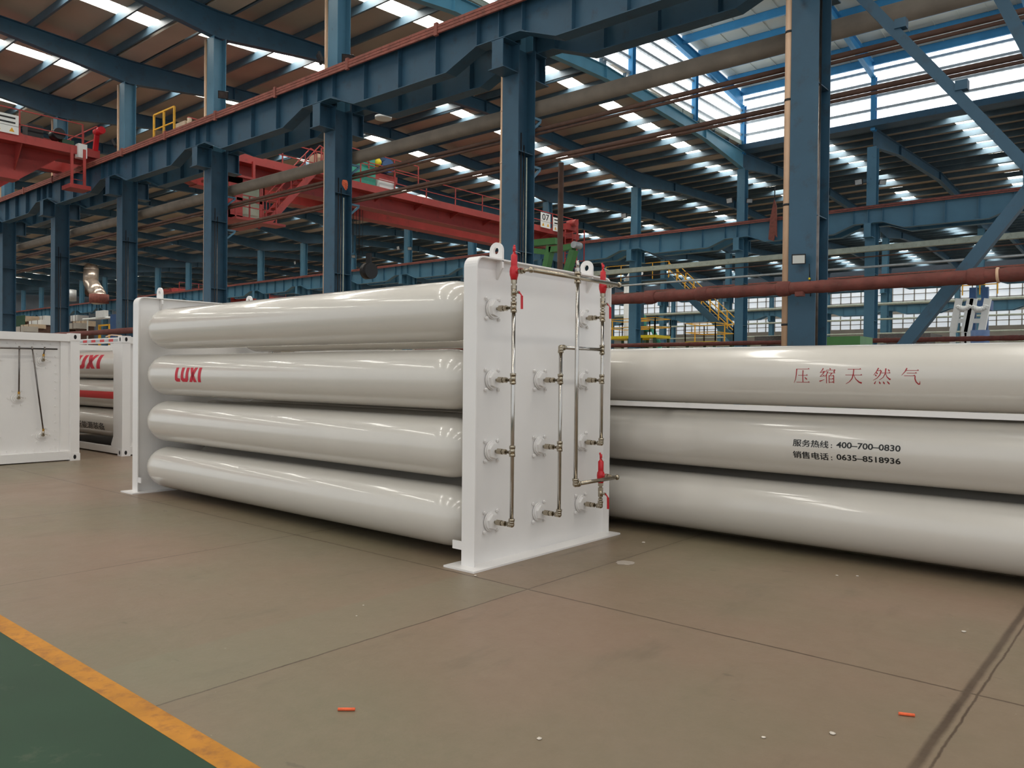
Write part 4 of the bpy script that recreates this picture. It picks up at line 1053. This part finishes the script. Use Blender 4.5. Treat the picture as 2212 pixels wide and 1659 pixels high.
# number board 07
def board(name, parent, x, y0, y1, z0, z1, txt, mode):
    b = O(name, MB().box(x-.02, x, y0, y1, z0, z1), WHITE, parent)
    f = lambda u, v: (x+.004, u, v)
    zm = z0+(z1-z0)*.42
    if txt: wrap('board_lettering', text_bm(txt, .01), y0+(y1-y0)*.14, y0+(y1-y0)*.86, zm+(z1-zm)*.15, z1-(z1-zm)*.12, INK, b, 0, 0, 1, flat=f)
    mb = MB().box(x, x+.003, y0, y1, zm-.008, zm+.004)
    if mode: 
        for i in range(2): mb.box(x, x+.003, y0+(y1-y0)*(.12 if mode == 1 else .42), y1-(y1-y0)*.08, zm+(z1-zm)*(.2+.42*i), zm+(z1-zm)*(.36+.42*i))
    O('board_line', mb, INK, b)
    mt = MB(); n = 2 if mode < 2 else 3
    for i in range(n):
        yc = y0+(y1-y0)*(i+.5)/n; s = (zm-z0)*.3; zc = z0+(zm-z0)*.5
        mt.prism([(yc-s, zc-s*.8), (yc+s, zc-s*.8), (yc, zc+s)], 'x', x, x+.003)
    O('warning_triangle', mt, YEL, b)
board('number_board', c7, -26.82, 33.9, 34.75, ZR+.35, ZR+1.15, '07', 0)
board('number_board', c7, -26.82, 35.0, 35.85, ZR+.3, ZR+1.05, None, 1)
# ladder cage at the far end
mb = MB()
for (x, y) in ((-26.5, 35.7), (-26.5, 36.4), (-25.7, 35.7), (-25.7, 36.4)): mb.bar((x, y, 6.9), (x, y, ZR+.4), .05, .05)
for i in range(10):
    z = 7.0+i*.28; mb.bar((-26.5, 35.7, z), (-25.7, 35.7, z), .03, .03)
for z in (6.95, 7.9): mb.bar((-26.9, 35.7, z), (-25.3, 35.7, z), .04, .04)
O('ladder', mb, RED, c7)
O('end_machinery', MB().box(-27.3, -26.6, 36.0, 37.0, ZR+.5, ZR+.85).cyl((-26.9, 36.5, ZR+.9), (-26.3, 36.5, ZR+.9), .2, 12), RED, c7)

# crane 11 in the near bay
c11 = E('overhead_crane', (-32, 0, ZR), 'red overhead crane at the upper left with a white number board', 'crane')
bridge(c11, -30.75, -31.6, -11, 12.35, ZR-.1, 8.35)
b = board('number_board', c11, -30.68, 8.6, 9.85, ZR+.35, ZR+1.0, None, 2)
wrap('board_lettering', text_bm('11', .02), 8.75, 9.0, ZR+.68, ZR+.94, INK, c11.children[-1], 0, 0, 1, flat=lambda u, v: (-30.675, u, v))
O('end_motor', MB().cyl((-31.3, 11.2, ZR+.75), (-30.8, 11.2, ZR+.75), .2, 14), BLACK, c11); O('control_box', MB().box(-31.4, -30.9, 10.2, 10.7, ZR+.35, ZR+.9), BLACK, c11)
O('gear_box', MB().box(-31.2, -30.85, 11.3, 11.7, ZR+.3, ZR+.6), DGREEN, c11); O('cabinet', MB().box(-30.9, -30.6, 11.75, 12.05, ZR+.0, ZR+.5), WHITE, c11)
O('buffer', MB().cyl((-30.7, 12.4, ZR+1.05), (-30.2, 12.4, ZR+1.05), .13, 16).bar((-30.8, 12.4, ZR+.3), (-30.6, 12.4, ZR+1.1), .16, .1), REDV, c11)
mb = MB()
for y in (11.38, 11.8): mb.bar((-30.2, y, 8.2), (-30.2, y, ZR+.2), .09, .05)
mb.box(-30.75, -30.0, 11.25, 11.95, 8.06, 8.2)
for i in range(4): mb.cyl((-30.2, 11.4, 8.4+i*.26), (-30.2, 11.8, 8.4+i*.26), .012, 6)
O('hanging_ladder', mb, RED, c11)
# tiny distant cranes
for (x, y0, y1, lab) in ((-78, 38.6, 62, 'small distant red crane over the third bay, above the left end of the rack'), ):
    cc = E('overhead_crane', (x, (y0+y1)/2, ZR), lab, 'crane'); bridge(cc, x+1.2, x+.4, y0, y1, ZR-.1, 8.97)
    O('trolley', MB().box(x-2, x, y0+5, y0+8, ZR+.9, ZR+1.6).cyl((x-1.6, y0+6, ZR+1.9), (x-.6, y0+6, ZR+1.9), .4, 12), BEIGE, cc)

# yellow guard rail standing on the near girder
mb = MB()
yr = 12.6
for x in (-26.6, -25.9, -25.2): mb.bar((x, yr, ZG), (x, yr, ZG+1.0), .06, .05)
mb.bar((-26.6, yr, ZG+1.0), (-25.2, yr, ZG+1.0), .05, .05); mb.bar((-26.6, yr, ZG+.5), (-25.2, yr, ZG+.5), .04, .04)
tag(O('guard_rail', mb, YEL), 'small yellow guard rail standing on the near crane girder', 'guard rail')
mb = MB().box(-24.9, -24.3, 12.5, 12.64, ZG, ZG+.35).cyl((-24.15, 12.57, ZG), (-24.15, 12.57, ZG+.4), .07, 12).box(-24.3, -23.4, 12.5, 12.64, ZG, ZG+.12)
tag(O('rail_stop', mb, BEIGE), 'beige buffer blocks on the near girder beside the yellow guard rail', 'buffer')
# round ceiling lamp
p = at(828, 257, 'y', 17.5)
tag(O('ceiling_lamp', MB().cyl((p.x, 17.5, p.z), (p.x, 17.5, p.z+.08), .28, 24).cyl((p.x, 17.5, p.z+.08), (p.x, 17.5, p.z+.9), .03, 8), WHITE), 'round white ceiling lamp under the roof right of a column top', 'lamp')

# green lifting frame and brown pole between panel and column
g = E('lifting_frame', (-12.5, 17, 0), 'green steel lifting frame with slanted legs behind the piping panel', 'machine')
yy = 17.0
def G(px, py): v = at(px, py, 'y', yy); return Vector((v.x, yy, v.z))
pw = .17
mb = MB().bar(G(1120, 528), G(1204, 521), .2, pw); mb.bar(G(1190, 540), G(1240, 533), .2, pw*.9)
O('top_beam', mb, GREEN, g)
for a, b_ in (((1190, 532), (1176, 600)), ((1240, 540), (1222, 600))): O('leg', MB().bar(G(*a), G(*b_), .2, pw*.95), GREEN, g)
for a in ((1174, 595), (1220, 595)):
    v = G(*a); O('foot_post', MB().box(v.x-.2, v.x+.2, yy-.2, yy+.2, 0, v.z+.05), GREEN, g)
O('arm', MB().bar(G(1140, 540), G(1180, 545), .12, .14), GREEN, g)
v = G(1246, 530); O('roller', MB().cyl((v.x, yy-.15, v.z), (v.x, yy+.15, v.z), .09, 12), GALV, g)
v0 = at(1212, 352, 'y', 14.6); 
tag(O('pole', MB().cyl((v0.x, 14.6, 0), (v0.x, 14.6, v0.z), .065, 12), BROWNP), 'thin brown pole standing behind the piping panel, right of the column', 'pole')

# ================================================================== background equipment
def plat(x0, x1, y0, y1, z, lab, legs=True):
    r = E('platform', ((x0+x1)/2, (y0+y1)/2, 0), lab, 'platform')
    O('deck', MB().box(x0, x1, y0, y1, z-.18, z), YELB, r)
    mb = rail(MB(), y0, x0, x1, z, 1.1, 1.5, .03, axis='x'); rail(mb, y1, x0, x1, z, 1.1, 1.5, .03, axis='x'); rail(mb, x0, y0, y1, z, 1.1, 1.5, .03); rail(mb, x1, y0, y1, z, 1.1, 1.5, .03)
    O('hand_rail', mb, YEL, r)
    for x in (x0+.1, x1-.1):
        for y in (y0+.1, y1-.1): O('leg', MB().box(x-.07, x+.07, y-.07, y+.07, 0, z-.18), DGREEN, r)
    return r
Y = 44.0
a = at(1480, 738, 'y', Y); b = at(1545, 738, 'y', Y); plat(a.x, b.x, Y, Y+2.5, a.z, 'yellow railed platform in the distance, left of the foot of the dark stairs')
a = at(1300, 727, 'y', Y); b = at(1360, 727, 'y', Y); plat(a.x, b.x, Y, Y+2.5, a.z, 'yellow railed platform beside the green pump, just right of the piping panel')
a = at(1380, 724, 'y', Y+1); b = at(1415, 724, 'y', Y+1); plat(a.x, b.x, Y+1, Y+3, a.z, 'yellow platform carrying the green pump')
v = at(1387, 710, 'y', 49)
pm = E('pump', (v.x, 49, v.z), 'turquoise vertical pump with a bent pipe, right of the panel in the distance', 'pump')
O('motor', MB().cyl((v.x, 49, v.z-.2), (v.x, 49, v.z+.7), .32, 14).ball((v.x, 49, v.z+.75), .3), TURQ, pm)
w0 = at(1410, 712, 'y', 49); w1 = at(1425, 745, 'y', 49)
O('bent_pipe', MB().path([(v.x+.3, 49, v.z-.1), (w0.x, 49, w0.z), (w1.x, 49, w1.z), (w1.x+.1, 49, .0)], .16, 10), TURQ, pm)
O('pump_leg', MB().box(v.x-.3, v.x+.3, 48.8, 49.2, 0, v.z-.2), DGREEN, pm)
# stairs in the distance
Y = 47.0
p = at(1445, 600, 'y', Y); q = at(1590, 738, 'y', Y)
sx = E('stairs', ((p.x+q.x)/2, Y, 0), 'long dark steel stairs with yellow handrails descending to the right in the distance', 'stairs')
mb = MB().bar((p.x, Y, p.z), (q.x, Y, q.z), .12, .45).bar((p.x, Y+1.2, p.z), (q.x, Y+1.2, q.z), .12, .45)
for i in range(24):
    t_ = Vector((p.x, Y, p.z)).lerp(Vector((q.x, Y, q.z)), i/24); mb.box(t_.x-.16, t_.x+.16, Y, Y+1.2, t_.z, t_.z+.05)
O('flight', mb, BLUED, sx)
mb = MB()
for yy_ in (Y-.02, Y+1.22):
    for hh in (.55, 1.0): mb.bar((p.x, yy_, p.z+hh), (q.x, yy_, q.z+hh), .045, .045)
    for i in range(9):
        t_ = Vector((p.x, yy_, p.z)).lerp(Vector((q.x, yy_, q.z)), i/8); mb.bar(t_, t_+Vector((0, 0, 1.0)), .06, .06)
O('stair_rail', mb, YEL, sx)
lnd = O('landing', MB().box(p.x-5, p.x+.1, Y, Y+1.2, p.z-.1, p.z), BLUED, sx); O('landing_rail', rail(MB(), Y, p.x-5, p.x, p.z, 1.1, 1.4, .02, axis='x'), YEL, lnd)
O('foot', MB().box(q.x-.4, q.x+.4, Y, Y+1.2, 0, q.z), DGREEN, sx)
for xx in (p.x-4.8, p.x-2.4): O('landing_post', MB().box(xx-.1, xx+.1, Y+.5, Y+.7, 0, p.z-.1), BLUED, sx)
# white slanted machine frames at the right
Y = 45.0
for i, (px0, px1) in enumerate(((2058, 2083), (2090, 2120))):
    r = E('slanted_stand', (at((px0+px1)/2, 700, 'y', Y).x, Y, 0), 'pale slanted machine frame with a hooked top at the right, %s of the pair' % ('left one', 'right one')[i], 'machine')
    for dx, px in ((0, px0), (1, px1)):
        a = at(px, 718, 'y', Y); b = at(px+14, 645, 'y', Y)
        O('frame_leg', MB().bar((a.x, Y, a.z), (b.x, Y, b.z), .22, .3).box(a.x-.12, a.x+.12, Y-.1, Y+.1, 0, a.z), WHITE, r)
    a = at(px0+6, 693, 'y', Y); b = at(px1+6, 693, 'y', Y); O('cross_bar', MB().bar((a.x, Y, a.z), (b.x, Y, b.z), .1, .22), WHITE, r)
    a = at(px0+12, 660, 'y', Y); b = at(px1+12, 660, 'y', Y); mb = MB(); c = (Vector(a)+Vector(b))/2; rr = (b.x-a.x)/2
    pts = [Vector((c.x+rr*cos(an), Y, c.z+rr*.7*sin(an))) for an in [pi+pi*j/8 for j in range(9)]]; O('hook', mb.path(pts, .16, 8), WHITE, r)
a = at(2100, 735, 'y', 46.5); b = at(2128, 620, 'y', 46.5)
r = E('machine_tower', (a.x, 46.5, 0), 'blue machine tower with a railed top behind the pale slanted frames', 'machine')
for x in (a.x, b.x): O('tower_leg', MB().box(x-.15, x+.15, 46.4, 46.7, 0, b.z), BLUEM, r)
O('tower_head', MB().box(a.x-.3, b.x+.3, 46.2, 47.0, b.z-1.2, b.z-.7), BLUEM, r); O('hand_rail', rail(MB(), 46.2, a.x-1.2, b.x+.6, b.z-.4, 1.0, .9, .03, axis='x'), YEL, r)
c_ = at(2125, 720, 'y', 44.5); tag(O('drum_housing', MB().cyl((c_.x, 43.6, 0), (c_.x, 43.6, c_.z+.1), .4, 20), BLUEM), 'dark blue drum at the foot of the pale machine frames', 'drum')
# grey tables and a green machine bed above the right rack
a = at(1778, 738, 'y', 20.0); b = at(1830, 738, 'y', 20.0)
tag(O('machine_bed', MB().box(a.x, b.x+.3, 20, 21, 0, a.z+.12), GREEN), 'green machine bed peeking over the right rack beside the largest column', 'machine')
a = at(1630, 736, 'y', 52.0); b = at(1700, 733, 'y', 52.0)
tag(O('work_table', MB().box(a.x, b.x, 52, 55, a.z, a.z+.3).box(a.x+.3, a.x+.7, 52.4, 54.6, 0, a.z).box(b.x-.7, b.x-.3, 52.4, 54.6, 0, a.z), STEEL), 'dark work table in the distance left of the largest column', 'table')
a = at(1900, 722, 'y', 52.0); b = at(2010, 722, 'y', 52.0)
tag(O('work_table', MB().box(a.x, b.x, 52, 55, a.z-.3, a.z).box(a.x+.3, a.x+.9, 52.4, 54.6, 0, a.z-.3).box(b.x-.9, b.x-.3, 52.4, 54.6, 0, a.z-.3), STEEL), 'long dark work table in the distance under the diagonal brace', 'table')
# left background: big bent exhaust ducts, stacks of material
Y = 36.0
def D(px, py): v = at(px, py, 'y', Y); return Vector((v.x, Y, v.z))
dc = E('exhaust_duct', (D(200, 620).x, Y, 9), 'bent foil-covered exhaust duct rising to the roof at the left', 'duct')
O('duct_pipe', MB().path([Vector((D(197, 582).x, Y, 12.7)), D(197, 582), D(196, 610), D(213, 636), D(214, 655)], .75, 16), REFL, dc)
O('duct_collar', MB().cyl(D(214, 636), D(214, 655), .95, 16), RUST, dc)
tag(O('vent_stack', MB().cyl(D(194, 630)+Vector((0, -2.2, 0)), D(194, 653)+Vector((0, -2.2, 0)), .8, 18).cyl(D(194, 632)+Vector((0, -2.2, 0)), Vector((D(194, 632).x, Y-2.2, 12.9)), .05, 6), GALV), 'short galvanised vent stack beside the bent exhaust duct', 'duct')
Y = 38.9
tag(O('exhaust_duct', MB().path([Vector((D(180, 590).x, Y, 12.6)), D(180, 590), D(184, 615), D(196, 632)], .6, 12), BROWNP), 'dark brown bent duct behind the foil-covered one', 'duct')
rnd = random.Random(3)
for i in range(9):
    px = (55, 72, 90, 108, 62, 100, 165, 182, 172)[i]; py = (712, 706, 698, 708, 690, 690, 705, 700, 688)[i]; Y = 30+rnd.uniform(-1, 3)
    Y = 26+1.3*i; v = at(px, py, 'y', Y); w_ = rnd.uniform(.9, 1.6); h_ = rnd.uniform(.35, .7)
    wn = ('lowest left', 'second from the left, low', 'middle', 'right of the middle', 'upper left', 'upper right', 'left of the dark post', 'rightmost', 'topmost right')[i]
    r = E('crate', (v.x, Y, 0), 'grey packed crate on a stand behind the left container frame, %s' % wn, 'crate')
    O('crate_body', MB().box(v.x-w_, v.x+w_, Y-.6, Y+.6, v.z-h_/2, v.z+h_/2), (GREYW, BEIGE, WHITE)[i % 3], r)
    O('strap', MB().box(v.x-w_*.5-.04, v.x-w_*.5+.04, Y-.62, Y+.62, v.z-h_/2-.01, v.z+h_/2+.01).box(v.x+w_*.5-.04, v.x+w_*.5+.04, Y-.62, Y+.62, v.z-h_/2-.01, v.z+h_/2+.01), BROWNP, r)
    O('stand', MB().box(v.x-w_*.9, v.x-w_*.8, Y-.5, Y+.5, 0, v.z-h_/2).box(v.x+w_*.8, v.x+w_*.9, Y-.5, Y+.5, 0, v.z-h_/2), BROWNP, r)
Y = 33.0; a = at(215, 717, 'y', Y); b = at(237, 700, 'y', Y)
r = E('tool_frame', (a.x, Y, 0), 'small yellow-brown frame stand left of the rack', 'frame')
mb = MB()
for x in (a.x, b.x): mb.box(x-.08, x+.08, Y-.1, Y+.1, 0, b.z)
mb.box(a.x, b.x, Y-.1, Y+.1, b.z-.15, b.z); O('frame_bars', mb, YEL, r)
a = at(238, 712, 'y', 32); b = at(256, 678, 'y', 32)
tag(O('blue_cabinet', MB().box(a.x, b.x, 32, 34, 0, b.z), BLUEM), 'blue cabinet standing left of the rack behind the red-brown pipe', 'cabinet')
a = at(180, 690, 'y', 34); b = at(258, 685, 'y', 34)
tag(O('white_pipe', MB().cyl((a.x, 34, a.z), (b.x, 34, b.z), .12, 8).box(a.x+3.5, a.x+5.5, 33.8, 34.2, a.z, a.z+.7).box(a.x+1, a.x+1.1, 33.95, 34.05, 0, a.z).box(b.x-.6, b.x-.5, 33.95, 34.05, 0, b.z), WHITE), 'white pipe with a box on it, left of the rack', 'pipe')
tag(O('green_screen', MB().box(at(33, 690, 'y', 28).x, at(52, 690, 'y', 28).x, 28, 28.1, 0, at(40, 682, 'y', 28).z), DGREEN), 'dark green welding screen at the left edge behind the container frame', 'screen')
